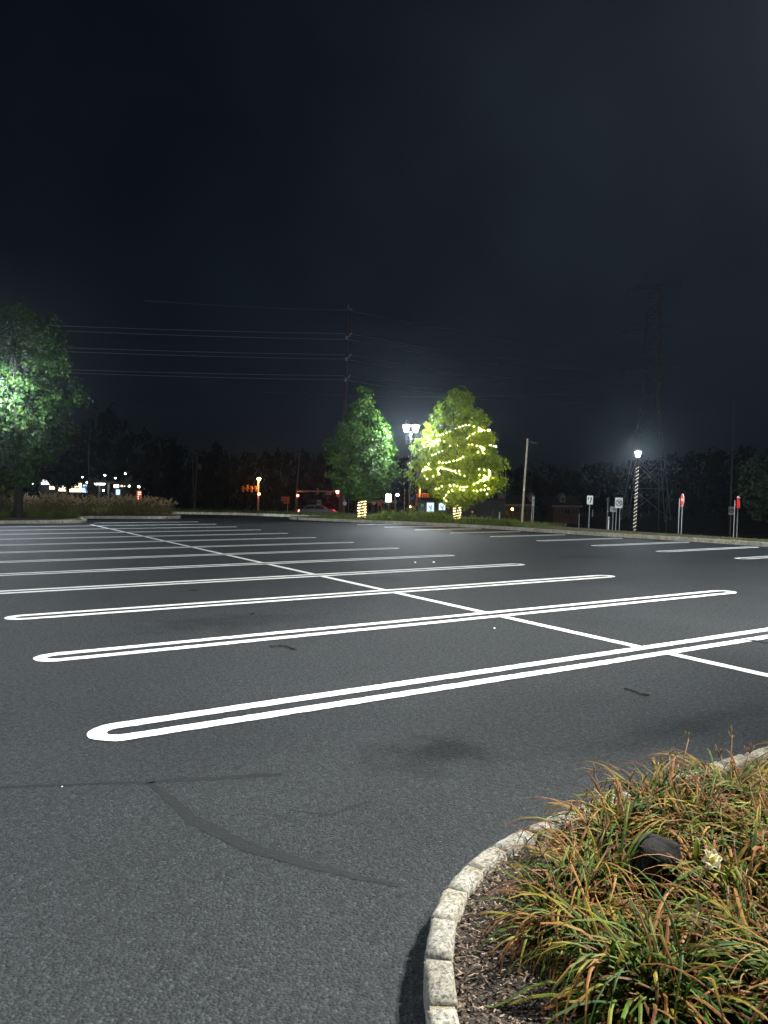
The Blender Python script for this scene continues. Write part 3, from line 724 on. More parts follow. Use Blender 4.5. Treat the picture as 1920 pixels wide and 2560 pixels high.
for i, (px, D, g, s) in enumerate(MID):
    o = MP[i] if i < 3 else copy_tree(MP[i % 3]); o.location = at(px, D, .12); o.scale = (s, s, s); o.rotation_euler = (0, 0, random.uniform(0, 6))
    o['label'] = (MIDLAB, MIDLAB2)[g]; o['group'] = ('clumps between the trees', 'clumps right of the string-lit tree')[g]
o = copy_tree(MP[0]); o.location = at(847, 44.2, .12); o.scale = (.55, .55, .75); o['label'] = 'lone bright green tuft left of the light-wrapped trunk, by the far kerb'; del o['group']
# left island: fountain grass and small clumps
def fountain_proto():
    t = thing('fountain_grass_clump', 'buff fountain grass clump with pale plumes in the row on the left island', 'ornamental grass', (0, 0, 0), group='fountain grasses on the left island')
    pal = lambda: (lambda g: (lambda tt: mix(g, (.36, .28, .13), (tt-.5)/.4)))(random.choice(((.12, .13, .035), (.17, .155, .055), (.08, .10, .028))))
    V, Fq, col = strap_leaves(150, .6, 1.05, .007, pal, .8, .2, 5, (.6, 1.45)); npmesh('leaves', V, Fq, col, M['strap'], t)
    b = MB()
    for k in range(34):
        a = random.uniform(0, 2*PI); e = random.uniform(.75, 1.45); L = random.uniform(.85, 1.2); d = Vector((math.cos(a)*math.cos(e), math.sin(a)*math.cos(e), math.sin(e)))
        p = d*L-Vector((0, 0, .12*math.cos(e))); dd = (d+Vector((math.cos(a)*.5, math.sin(a)*.5, -.1))).normalized()
        c = random.choice(((.50, .38, .21), (.56, .45, .26), (.42, .30, .17)))
        b.tube([d*.3, p], .004, 4, (.2, .17, .08)); b.tube([p-dd*.02, p+dd*.04, p+dd*.10, p+dd*.17], [.006, .024, .022, .004], 6, c)
    b.build('plumes', M['plume'], t); return t
FP = [fountain_proto() for _ in range(3)]
k = 0
for row, (Da, s) in enumerate(((41.2, 1.0), (43.0, 1.05))):
    for px in np.arange(-10 if row else 0, 425, 21.0):
        Dq = (Da-.2 if px < 190 else Da+2.6)+random.uniform(-.3, .3)
        o = FP[k] if k < 3 else copy_tree(FP[k % 3]); sc = s*random.uniform(.76, .98)*(1.0 if px < 380 else .85)
        o.location = at(px+random.uniform(-4, 4), Dq, .12); o.scale = (sc, sc, sc); o.rotation_euler = (0, 0, random.uniform(0, 6)); k += 1
def low_proto():
    t = thing('lily_clump', 'x', 'plant', (0, 0, 0)); V, Fq, col = strap_leaves(140, .4, .7, .014, green_palette, 1.0, .14, 5, (.4, 1.3)); npmesh('leaves', V, Fq, col, M['strap'], t); return t
lp = low_proto()
LOW = [(172, 38.6, 1.0, 'bright green grassy tuft at the right end of the left island kerb', None), (8, 38.3, .9, 0, 1), (38, 38.4, .95, 0, 1), (66, 38.4, .9, 0, 1), (95, 38.5, .95, 0, 1), (122, 38.7, .85, 0, 1)]
for i, (px, D, s, lab, g) in enumerate(LOW):
    o = lp if i == 0 else copy_tree(lp); o.location = at(px, D, .12); o.scale = (s, s, s); o.rotation_euler = (0, 0, random.uniform(0, 6))
    o['label'] = lab or 'dark green strap-leaved clump along the kerb in front of the left tree'
    if g: o['group'] = 'clumps in front of the left tree'
t = thing('shrub', 'bright yellow-green shrub at the left edge of the photo, beside the left tree', 'shrub', at(6, 41.5, .12))
crown_mesh('crown', [(.1, .4), (.5, .75), (1.0, .8), (1.3, .5), (1.5, .1)], 2200, .10, ((.13, .15, .02), (.20, .20, .03), (.25, .22, .03)), M['leaf'], t, 60, .22, inner=.3)
b = MB()
for k in range(6):
    a = k*1.05; b.tube([(0, 0, -.05), (.15*math.cos(a), .15*math.sin(a), .5), (.35*math.cos(a), .35*math.sin(a), 1.1)], [.02, .014, .006], 6)
b.build('stems', M['bark'], t)

# ------------------------------------------------------------------ lamps
def lantern_parts(t, x, z0, m, s=1.0, tilt=0):
    power, m, lc = m, M['lantern'], ((1, .955, .87) if m > 10000 else (.84, .93, 1))
    g = MB(); g.lathe([(.095*s, z0), (.20*s, z0+.33*s)], 8, (x, 0, 0), rot=PI/8); lan = g.build('lantern', m, t)
    pl = bpy.data.lights.new('lantern_bulb', 'POINT'); pl.energy = power; pl.color = lc; pl.shadow_soft_size = .07
    po = bpy.data.objects.new('lantern_bulb', pl); C.objects.link(po); po.parent = lan; po.location = (x, 0, z0+.16*s)
    b = MB(); b.lathe([(.215*s, z0+.335*s), (.21*s, z0+.36*s), (.12*s, z0+.43*s), (.05*s, z0+.50*s), (.02*s, z0+.52*s), (.025*s, z0+.56*s), (.004, z0+.60*s)], 8, (x, 0, 0), rot=PI/8)
    b.build('lantern_cap', M['black'], lan)
    f = MB(); f.lathe([(.03*s, z0-.10*s), (.05*s, z0-.04*s), (.10*s, z0-.015*s), (.10*s, z0-.003*s)], 8, (x, 0, 0))
    for k in range(4):
        a = PI/4+k*PI/2; f.tube([(x+.10*s*math.cos(a), .10*s*math.sin(a), z0-.01), (x+.212*s*math.cos(a), .212*s*math.sin(a), z0+.34*s)], .008*s, 5)
    f.build('lantern_frame', M['black'], lan)
def lamp_post(label, loc, H_, heads, m, group=None, lean=0.0, sensor=True, s=1.0, rz=YAW):
    t = thing('lamp_post', label, 'lamp post', loc, rz, group, lean)
    top = H_-.45*s
    b = MB(); b.lathe([(.16, -.05), (.16, .10), (.11, .16), (.09, .42), (.075, .50), (.06, .6), (.048, top-.9), (.045, top-.3)], 12); b.build('pole', M['black'], t, smooth=False)
    zl = H_-.20*s
    if heads == 2:
        a = MB(); dx = .245*s
        a.tube([(0, 0, top-.32), (0, 0, top+.28*s)], [.05, .045], 10)
        for sg in (-1, 1):
            a.tube([(0, 0, top-.30), (sg*.5*dx, 0, top-.32), (sg*.9*dx, 0, top-.24), (sg*dx, 0, top-.05), (sg*dx, 0, zl-.08)], .02, 6)
            a.tube([(sg*.02, 0, top-.13), (sg*dx, 0, top-.13)], .014, 6); a.ball((sg*dx, 0, top-.36), .03, 8, 5, 1.6)
        a.build('arms', M['darkgrey'], t)
        for sg in (-1, 1): lantern_parts(t, sg*dx, zl, m, s*1.1)
    else:
        a = MB(); a.lathe([(.045, top-.3), (.07, top-.22), (.05, top-.1), (.06, zl-.10)], 10); a.build('collar', M['black'], t)
        lantern_parts(t, 0, zl, m, s)
    if sensor:
        b = MB(); b.box((.06, -.04, top-.62), (.10, .10, .16)); b.box((-.0, 0, top-.46), (.14, .14, .05)); b.build('sensor_box', M['white'], t)
    return t
lamp_post('twin lantern black lamp post between the two crowned trees', at(1022, 40, .12), zof(1026, 1072, 40)-.12, 2, 3000, lean=.012)
DC = 45; zc = tz(1587, DC)
LAMPC = lamp_post('single lantern lamp post wound with white rope light, at right', at(1587, DC, zc), zof(1594, 1135, DC)-zc, 1, 2700, lean=.028, sensor=False)
lamp_post('lantern lamp post at the left edge of the photo, lighting the big tree', at(-14, 34.3, .12), zof(0, 964, 34.3)-.12, 1, 6000, sensor=False)
# lot lamps of the same kind that stand out of frame and light the stalls
lot_lamps = [((6.7, 1.85, .08), 6.2, 'tall twin lantern lamp post standing in the near planting bed, beyond the right edge'),
             ((-6.0, 6.0, 0), 6.5, 'tall twin lantern lamp post beside the nearest left stalls, outside the frame'),
             ((-5.5, 27.0, 0), 6.5, 'tall twin lantern lamp post beside the far left stalls, outside the frame')]
for (loc, h, lab), gm in zip(lot_lamps, (11600, 3500, 900)): lamp_post(lab, loc, h, 2, gm, 'lamp posts standing around the lot', s=1.0)
lamp_post('tall twin lantern lamp post on the grass strip along the right kerb, outside the frame', (24.6, 8.5, .12), 6.5, 2, 4200, 'lamp posts standing around the lot')

# rope light on the right post
b = MB(); hh = zof(1594, 1135, DC)-zc; pts = []
nturn = 18; z0, z1 = .22, hh-.75
for k in range(nturn*14+1):
    a = 2*PI*k/14; z = z0+(z1-z0)*k/(nturn*14); r = .088-.024*(z/hh)
    pts.append((r*math.cos(a), r*math.sin(a), z))
b.tube(pts, .010, 5)
rp = b.build('rope_light', M['rope']); rp.location = LAMPC.location; rp.rotation_euler = LAMPC.rotation_euler
tag(rp, 'white rope light coiled around the single lantern post', 'rope light')

# string lights
def string_light(label, pts, origin, bulb_r, spacing, group=None, m='bulb'):
    t = thing('string_light', label, 'string light', origin, 0, group)
    w = MB(); w.tube(pts, .006, 4, cap=False); w.build('wire', M['black'], t)
    P = [Vector(p) for p in pts]; acc = 0; proto = None; cnt = 0
    for a, c in zip(P, P[1:]):
        L = (c-a).length
        while acc < L and cnt < 98:
            p = a.lerp(c, acc/L)
            if proto is None:
                b = MB(); b.ball((0, 0, 0), bulb_r, 6, 4); proto = b.build('bulb', M[m], t); o = proto
            else:
                o = proto.copy(); C.objects.link(o)
            o.location = p+Vector((random.uniform(-.02, .02), random.uniform(-.02, .02), -bulb_r)); acc += spacing*random.uniform(.8, 1.2); cnt += 1
        acc -= L
    return t
pr2 = prof_px(1150, Dm2, .12, [(1256, 22), (1246, 58), (1225, 85), (1200, 98), (1170, 104), (1145, 106), (1115, 94), (1080, 84), (1045, 70), (1015, 52), (995, 32), (980, 10)])
zs = [p[0] for p in pr2]; rs = [p[1] for p in pr2]
def spiral(za, zb, turns, ph, k=26):
    out = []
    for i in range(int(turns*k)+1):
        u = i/(turns*k); a = ph+2*PI*turns*u; z = za+(zb-za)*u+.24*math.sin(a*1.7+ph)+.13*math.sin(a*5.1+ph*2)
        r = np.interp(z, zs, rs)*(.90+.13*math.sin(a*3.7+z)+.10*math.sin(a*8.1+ph))
        out.append((r*math.cos(a), r*math.sin(a), z))
    return out
org = at(1147, Dm2, .12)
zt = zs[-1]
string_light('warm string light looped round the lower crown of the rounded tree', spiral(1.05, 2.15, 1.9, .3), org, .0085, .21, 'string lights on the rounded tree')
string_light('warm string light looped round the middle of the rounded tree crown', spiral(2.2, 3.5, 2.0, 1.6), org, .0085, .22, 'string lights on the rounded tree')
string_light('warm string light looped round the upper crown of the rounded tree', spiral(3.6, 5.35, 2.6, 2.4), org, .0085, .21, 'string lights on the rounded tree')
string_light('added warm string light hidden in the lower foliage to brighten the rounded tree', [(x*.86, y*.86, z+.35) for x, y, z in spiral(1.3, 3.0, 2.3, 4.0)], org, .0085, .22, 'string lights on the rounded tree')  # this and the next string are extras, added to make the leaves glow
string_light('added warm string light hidden in the upper foliage to brighten the rounded tree', [(x*.84, y*.84, z) for x, y, z in spiral(3.1, 5.0, 2.6, .9)], org, .0085, .21, 'string lights on the rounded tree')
def coil(r, za, zb, turns, k=14): return [(r*math.cos(2*PI*i/k), r*math.sin(2*PI*i/k), za+(zb-za)*i/(turns*k)) for i in range(turns*k+1)]
string_light('warm string light coiled densely round the trunk of the dark shade tree', coil(.21, .10, 1.0, 6), at(905, Dm1, .12), .03, .085, m='bulbT')
string_light('warm string light coiled round the trunk of the rounded tree', coil(.18, .10, 1.3, 9), at(1143, Dm2, .12), .03, .11, m='bulbT')

# ------------------------------------------------------------------ signs and posts at right
def local(t_px, D):                       # picture column -> local x
    return lambda x: (x-t_px)*D/F
def signpost(name, label, px, D, rz=YAW, lean=.02, cat='sign', group=None, zb=None):
    zb = tz(px, D) if zb is None else zb
    return thing(name, label, cat, at(px, D, zb), rz, group, lean), zb
def rect(w, h, cz, r=.02):
    return [(-w/2+r, cz-h/2), (w/2-r, cz-h/2), (w/2, cz-h/2+r), (w/2, cz+h/2-r), (w/2-r, cz+h/2), (-w/2+r, cz+h/2), (-w/2, cz+h/2-r), (-w/2, cz-h/2+r)]
def ring_plate(b, r0, r1, cz, y0, y1, n=32):
    vs = []; fs = []
    for k in range(n):
        a = 2*PI*k/n
        for r in (r0, r1):
            for y in (y0, y1): vs.append((r*math.cos(a), y, cz+r*math.sin(a)))
    for k in range(n):
        i, j = 4*k, 4*((k+1) % n)
        fs += [(i, i+2, j+2, j), (i+1, j+1, j+3, i+3), (i+2, i+3, j+3, j+2), (i, j, j+1, i+1)]
    b.add(vs, fs)
def bar(b, p, q, w, y0, y1):
    d = Vector((q[0]-p[0], q[1]-p[1])); d.normalize(); n = Vector((-d.y, d.x))*w/2
    b.plate([(p[0]+n.x, p[1]+n.y), (p[0]-n.x, p[1]-n.y), (q[0]-n.x, q[1]-n.y), (q[0]+n.x, q[1]+n.y)], y0, y1)
def no_left_turn(t, w, h, cz, yoff=0.0, m=None):
    b = MB(); b.plate(rect(w, h, cz), yoff-.012, yoff-.004); pn = b.build('panel', m or M['white'], t)
    s = MB(); y0, y1 = yoff-.020, yoff-.0145; R_ = w*.43; cz2 = cz
    ring_plate(s, R_*.80, R_, cz2, y0, y1)
    # bent arrow: stem up, then left, with a head
    s.plate([(.10*w, cz2-.27*w), (.19*w, cz2-.27*w), (.19*w, cz2+.10*w), (.10*w, cz2+.19*w), (-.06*w, cz2+.19*w), (-.06*w, cz2+.09*w), (.06*w, cz2+.09*w), (.10*w, cz2+.05*w)], y0, y1)
    s.plate([(-.06*w, cz2+.26*w), (-.26*w, cz2+.14*w), (-.06*w, cz2+.02*w)], y0, y1)
    bar(s, (-.27*w, cz2-.27*w), (.27*w, cz2+.27*w), .065*w, y0-.004, y1+.0)
    s.build('symbol', M['ink'], pn); return pn
# keep-right style sign
D = 60; t, zb = signpost('road_sign', 'white sign with two black arrows on a single post, beside the kerb', 1472.5, D)
S = D/F; zc1 = zof(1474, 1250, D)-zb; w, h = 15*S, 22*S
b = MB(); b.tube([(0, 0, -.3), (0, 0, zc1+h*.48)], .035, 8); b.build('post', M['post'], t)
b = MB(); b.plate(rect(w, h, zc1, .03), -.055, -.04); pn = b.build('panel', M['white'], t)
s = MB(); y0, y1 = -.063, -.0575
s.plate([(-.02*w, zc1-.36*h), (.10*w, zc1-.36*h), (.13*w, zc1-.18*h), (.24*w, zc1-.04*h), (.24*w, zc1+.16*h), (.12*w, zc1+.16*h), (.12*w, zc1-.0*h), (.02*w, zc1-.15*h)], y0, y1)
s.plate([(.02*w, zc1+.15*h), (.34*w, zc1+.15*h), (.18*w, zc1+.36*h)], y0, y1)
s.plate([(-.30*w, zc1+.28*h), (-.20*w, zc1+.28*h), (-.20*w, zc1+.16*h), (-.30*w, zc1+.16*h)], y0, y1)
s.plate([(-.36*w, zc1+.17*h), (-.14*w, zc1+.17*h), (-.25*w, zc1+.0*h)], y0, y1)
s.build('symbol', M['ink'], pn)
# no left turn on two posts, small sign below
D = 60; t, zb = signpost('road_sign', 'square white no left turn sign on two posts, left of the rope-lit lamp', 1545, D); S = D/F; lx = local(1545, D)
zc1 = zof(1545, 1257, D)-zb
for px in (1540, 1549):
    b = MB(); b.tube([(lx(px), 0, -.3), (lx(px), 0, zc1+.2)], .034, 8); b.build('post', M['post'], t)
no_left_turn(t, 19*S, 26*S, zc1, -.035)
t, zb = signpost('road_sign', 'small grey plate with dark marks, low beside the square no left turn sign', 1532, D); zc1 = zof(1532, 1273, D)-zb
b = MB(); b.plate(rect(16*S, 13*S, zc1), -.03, -.015); pn = b.build('panel', M['greyw'], t)
s = MB(); w = 16*S; h = 13*S
bar(s, (-.38*w, zc1+.25*h), (-.14*w, zc1-.12*h), .08*w, -.039, -.0325); bar(s, (.05*w, zc1-.3*h), (.05*w, zc1+.28*h), .10*w, -.039, -.0325); bar(s, (.10*w, zc1+.2*h), (.30*w, zc1+.2*h), .10*w, -.039, -.0325); bar(s, (.33*w, zc1-.3*h), (.33*w, zc1+.12*h), .10*w, -.039, -.0325); bar(s, (-.1*w, zc1-.02*h), (.03*w, zc1-.02*h), .06*w, -.039, -.0325)
s.build('symbol', M['ink'], pn); b = MB(); b.tube([(0, 0, -.3), (0, 0, zc1+.15)], .03, 8); b.build('post', M['post'], t)
# plain wooden stub post and delineator
D = 58; t, zb = signpost('wooden_post', 'bare grey post left of the square no left turn sign', 1518, D, cat='post')
b = MB(); zt_ = zof(1518, 1244, D)-zb; b.tube([(0, 0, -.3), (0, 0, zt_-.02), (0, 0, zt_)], [.055, .05, .042], 10); b.build('shaft', M['woodgrey'], t); b = MB(); b.box((0, -.06, zt_*.62), (.07, .012, .10)); b.build('tag_plate', M['greyw'], t)
def delineator(label, px, ytop, ybot, D, w=.045):
    zb = zof(px, ybot, D); t = thing('marker_post', label, 'marker post', at(px, D, zb), YAW, None, .02)
    h = zof(px, ytop, D)-zb
    b = MB(); b.tube([(0, 0, -.4), (0, 0, h-.02), (0, 0, h)], [w, w, w*.7], 8); b.build('shaft', M['white'], t)
    b = MB(); b.box((0, -w-.004, h*.82), (w*1.3, .008, h*.16)); b.build('reflector', M['cream'], t); return t
delineator('slim white marker post under the small grey plate', 1522, 1292, 1324, 58)
delineator('slim pale marker post in front of the right-hand house', 1448, 1285, 1311, 90, .05)
delineator('short white marker post beside the garden lamp, by the leaning guy pole', 1249, 1280, 1293, 80, .07)
delineator('small white marker post between the arrow sign and the bare post', 1482, 1274, 1284, 100, .05)
# obliquely seen red signs, two posts each
def post_pair(t, lx, pa, pb, ztop):
    for px in (pa, pb):
        b = MB(); b.tube([(lx(px), 0, -.4), (lx(px), 0, ztop)], .026, 8); b.build('post', M['post'], t)
D = 46; S = D/F; t, zb = signpost('stop_sign', 'red octagonal stop sign seen nearly edge-on, on two posts', 1700, D, lean=.018); lx = local(1700, D)
zc1 = zof(1701, 1250, D)-zb; post_pair(t, lx, 1697, 1704.5, zc1+.1)
hd = bpy.data.objects.new('sign_head', None)
r = 15.5*S/math.cos(PI/8); oct_ = [(r*math.cos(PI/8+k*PI/4), r*math.sin(PI/8+k*PI/4)) for k in range(8)]
b = MB(); b.plate(oct_, -.008, .008); pn = b.build('panel', M['white'], t); pn.location = (.02, -.20, zc1); pn.rotation_euler = (0, 0, math.radians(-98))
b = MB(); b.plate([(x*.92, z*.92) for x, z in oct_], -.0145, -.0105); b.build('red_face', M['red'], pn)
me = text_mesh('STOP', .26); me.materials.append(M['white']); o = bpy.data.objects.new('lettering', me); C.objects.link(o); o.parent = pn; o.location = (0, -.021, 0); o.rotation_euler = (PI/2, 0, 0); o.scale = (.85, 1, 1)
D = 44; S = D/F; t, zb = signpost('road_sign', 'narrow red sign with a white top strip, seen obliquely on two posts', 1840, D, lean=.018); lx = local(1840, D)
zc1 = zof(1841, 1255, D)-zb; post_pair(t, lx, 1835.5, 1843.5, zc1+.1)
b = MB(); b.plate(rect(11.5*S*2.4, 30*S, zc1, .05), -.012, .004); pn = b.build('panel', M['red'], t); pn.location = (lx(1841), -.18, 0); pn.rotation_euler = (0, 0, math.radians(-100))
b = MB(); b.plate(rect(11.5*S*2.3, 4*S, zc1+12*S, .02), -.019, -.0145); b.build('white_strip', M['white'], pn)
D = 62; S = D/F; t, zb = signpost('road_sign', 'dim square no left turn sign behind the narrow red sign', 1827, D); zc1 = zof(1827, 1277, D)-zb
no_left_turn(t, 14*S, 20*S, zc1, -.035, M['greyw']); b = MB(); b.tube([(0, 0, -.3), (0, 0, zc1+.2)], .034, 8); b.build('post', M['darkgrey'], t)
# turn sign seen obliquely beside the wooden pole
D = 58; S = D/F; t, zb = signpost('road_sign', 'tall narrow white sign turned away, right of the leaning wooden pole', 1329.5, D); lx = local(1329.5, D)
zc1 = zof(1331, 1252.5, D)-zb
for px, a in ((1327.5, 0), (1331.5, 0)):
    b = MB(); b.tube([(lx(px), 0, -.3), (lx(px)+.07, 0, zc1+.2)], .028, 8); b.build('post', M['post'], t)
pn = no_left_turn(t, 18*S, 22*S, zc1, -.0); pn.location = (lx(1331), -.06, 0); pn.rotation_euler = (0, 0, math.radians(62))

# ------------------------------------------------------------------ utility poles
def pole(name, label, pxb, yb, pxt, yt, D, r0, r1, m, cat='utility pole', zb=None):
    zb = tz(pxb, D) if zb is None else zb
    base = at(pxb, D, 0); fy = zof(pxt, yt, D)
    vis = zof(pxb, yb, D); sl = (pxt-pxb)*D/F/max(.5, fy-vis)
    t = thing(name, label, cat, (at(pxb, D, zb)+LR*(-(vis-zb)*sl)), YAW); h = fy-zb
    b = MB(); b.tube([(0, 0, -.5), (sl*h*.5, 0, h*.5), (sl*h, 0, h)], [r0, (r0+r1)/2, r1], 10); b.build('pole', m, t)
    t['_h'] = h; t['_s'] = sl
    return t, h, sl
def done(t):
    del t['_h']; del t['_s']
t, h, sl = pole('utility_pole', 'thick leaning wooden pole standing right of the string-lit tree', 1304.6, 1306, 1316, 1097, 47, .068, .055, M['palewood'])
b = MB(); b.tube([(sl*h, 0, h-.14), (sl*h+.58, 0, h-.30)], .008, 5); b.build('guy_bracket', M['woodgrey'], t); b = MB(); b.box((sl*h*.45, -.07, h*.45), (.06, .02, .13)); b.build('tag_plate', M['post'], t); done(t)
t, h, sl = pole('utility_pole', 'slim dark pole between the string-lit tree and the leaning wooden pole', 1261, 1298, 1263, 1172, 110, .10, .07, M['woodgrey'])
b = MB(); b.box((sl*h, 0, h-1.2), (.12, .12, 1.0)); b.tube([(sl*h-.1, 0, h-5.2), (sl*h-8, 0, h-6.6)], .015, 4); b.build('service_drop', M['wire'], t); done(t)
t, h, sl = pole('brace_pole', 'slanting brace pole leaning against the slim dark pole', 1241, 1297, 1262, 1238, 108, .06, .05, M['wood'], 'pole'); done(t)
t, h, sl = pole('stake', 'short slanting stake below the string-lit tree', 1226, 1298, 1234.5, 1275, 80, .04, .035, M['wood'], 'stake'); done(t)
# crossarm pole at left
t, h, sl = pole('utility_pole', 'crossarm utility pole with a transformer can, above the dark trees', 489, 1219, 492.5, 1137, 150, .17, .13, M['woodgrey'])
S = 150/F; b = MB(); b.tube([(sl*h-13*S, 0, h+.35), (sl*h+15*S, 0, h-.1)], .12, 6); b.build('crossarm', M['woodgrey'], t)
b = MB(); b.lathe([(.3, 0), (.33, .1), (.33, .95), (.22, 1.1), (.05, 1.12)], 10, (sl*h+.5, -.1, h-2.9)); b.build('transformer', M['darkgrey'], t); done(t)
t, h, sl = pole('utility_pole', 'thin pole just left of the crossarm utility pole', 483, 1219, 481, 1140, 158, .10, .08, M['woodgrey']); done(t)
t, h, sl = pole('utility_pole', 'faint crossarm pole above the traffic signal mast arm', 741, 1226, 748.5, 1132, 165, .15, .11, M['woodgrey'])
b = MB(); b.tube([(sl*h-.9, 0, h-.3), (sl*h+.9, 0, h-.3)], .07, 6); b.build('crossarm', M['woodgrey'], t); done(t)
t, h, sl = pole('utility_pole', 'faint pole among the black trees above the lit shops', 222, 1225, 221, 1108, 150, .16, .12, M['woodgrey']); done(t)
t, h, sl = pole('utility_pole', 'faint tall pole behind the narrow red sign', 1826, 1320, 1829, 1000, 105, .14, .10, M['woodgrey']); done(t)
t, h, sl = pole('utility_pole', 'faint thin pole right of the rope-lit lamp', 1648, 1313, 1645, 1170, 95, .07, .05, M['woodgrey']); done(t)
t, h, sl = pole('stake', 'short pale slanting stake between the rope-lit lamp and the stop sign', 1666.5, 1312, 1670, 1250, 95, .06, .04, M['wood'], 'stake'); done(t)
t, h, sl = pole('utility_pole', 'slim pole at the kerb of the access road behind the twin lantern post', 1248, 1300, 1250, 1180, 118, .06, .05, M['woodgrey']); done(t)
# tall steel pole that carries the bundled lines
DP = 120; t, h, sl = pole('transmission_pole', 'tall dark steel pole carrying the bundled power lines', 858, 1100, 864.5, 777, DP, .42, .26, M['darksteel'], 'power pole')
TP = t.location.copy(); zbp = t.location.z
def pole_pt(y): 
    z = zof(861, y, DP); return Vector((0, 0, z-zbp))+Vector((sl*(z-zbp), 0, 0))
b = MB(); tp = pole_pt(777); b.tube([tp, tp+Vector((.1, 0, .9))], .06, 6); b.tube([tp+Vector((-.5, 0, -.1)), tp+Vector((.7, 0, .1))], .05, 6); b.build('pole_cap', M['post'], t)
for y in (848, 900.5, 952):
    p = pole_pt(y); b = MB(); b.tube([p+Vector((.3, -.2, .2)), p+Vector((.75, -.2, .85))], .06, 6)
    for k in range(4): b.lathe([(.08, -.05), (.24, .0), (.08, .06)], 10, p+Vector((0, -.5, -.25+.14*k)))
    b.build('insulator', M['white'], t)
done(t)
# power lines
def wire(label, pts, r, group):
    P = []
    for (x0, y0, D0), (x1, y1, D1), sag in pts:
        a = at(x0, D0, zof(x0, y0, D0)); c = at(x1, D1, zof(x1, y1, D1))
        for k in range(25):
            u = k/24; q = a.lerp(c, u); q.z -= 4*sag*u*(1-u); P.append(q)
    b = MB(); b.tube(P, r, 4, cap=False)
    o = b.build('power_line', M['wire']); return tag(o, label, 'power line', group)
GL, GR = 'power lines left of the steel pole', 'power lines right of the steel pole'
LN = [(836.5, 812, 1.2), (851, 823, 1.2), (888.5, 866, 1.2), (899.5, 875, 1.2), (940.5, 921, 1.2), (951, 928, 1.2)]
RN = [(836.5, 905), (851, 922), (889, 950), (901, 964), (941, 992), (952, 1005)]
nm = ['highest', 'second', 'third', 'fourth', 'fifth', 'lowest']
for k, (y, yl, sg) in enumerate(LN):
    wire(f'{nm[k]} of the six paired power lines running left from the steel pole', [((-160, yl-8, 104), (864 if k % 2 == 0 else 861, y, DP), .25)], .036, GL)
for k, (y, yr) in enumerate(RN):
    wire(f'{nm[k]} of the six paired power lines running right from the steel pole', [((868 if k % 2 == 0 else 863, y, DP), (1470, yr, 250), 1.6)], .045, GR)
wire('single top ground wire rising left from the steel pole cap', [((360, 755, 130), (864, 779, DP), .2)], .026, None)
wire('single top ground wire dropping right from the steel pole cap', [((864, 779, DP), (1500, 880, 260), .8)], .04, None)
wire('thin lone line crossing behind the crowned trees, below all other lines', [((650, 981, 200), (1400, 986, 200), 1.0)], .03, None)

# lattice pylon
DY = 165; zb = tz(1618, DY); S = DY/F
t = thing('pylon', 'tall faint steel lattice pylon rising above the rope-lit lamp', 'pylon', at(1616, DY, zb), YAW+math.radians(-28), None, .012)
Ht = zof(1635, 690, DY)-zb
def half(z):
    zk = zof(1618, 985, DY)-zb; zt2 = zof(1625, 715, DY)-zb
    return (7.2+(2.15-7.2)*z/zk)*.62 if z < zk else (2.15+(1.5-2.15)*(z-zk)/(zt2-zk))*.8
b = MB(); lv = [0, 6, 11.5, 16.5, 20.5, 23.5, 26, 28.5, 31, 33.5, 36, 38.5, 41, 43.5]
lv = [z*(Ht-3.5)/43.5 for z in lv]
for sx in (-1, 1):
    for sy in (-1, 1):
        b.tube([(sx*half(z), sy*half(z), z) for z in lv], .13, 4)
b.build('leg_frame', M['steel'], t)
b = MB()
for i in range(len(lv)-1):
    za, zc_ = lv[i], lv[i+1]; a, c = half(za), half(zc_)
    for k in range(4):
        r_ = Matrix.Rotation(k*PI/2, 3, 'Z'); q = lambda x, y, z: r_ @ Vector((x, y, z))
        b.tube([q(-a, -a, za), q(c, -c, zc_)], .07, 4); b.tube([q(-c, -c, zc_), q(c, -c, zc_)], .06, 4)
        if i % 2: b.tube([q(a, -a, za), q(-c, -c, zc_)], .06, 4)
b.build('bracing', M['steel'], t)
for y, ln in ((722, 5.6), (826, 6.6), (922, 6.0)):
    z = zof(1622, y, DY)-zb; a = MB(); a.tube([(-half(z), 0, z), (half(z), 0, z)], .06, 4)
    for sx in (-1, 1):
        for yy in (-half(z), half(z)):
            a.tube([(sx*half(z), yy, z+.2), (sx*ln, 0, z-.1)], .07, 4); a.tube([(sx*half(z), yy, z+1.4), (sx*ln, 0, z)], .06, 4)
        a.tube([(sx*ln, 0, z), (sx*ln, 0, z-1.1)], .06, 4)
    a.build('crossarm', M['steel'], t)
a = MB(); z = lv[-1]
for sx in (-1, 1): a.tube([(0, 0, z), (sx*2.2, 0, z+3.4)], .07, 4)
a.tube([(-half(z), 0, z), (0, 0, z+2.2), (half(z), 0, z)], .06, 4); a.build('ground_wire_peak', M['steel'], t)

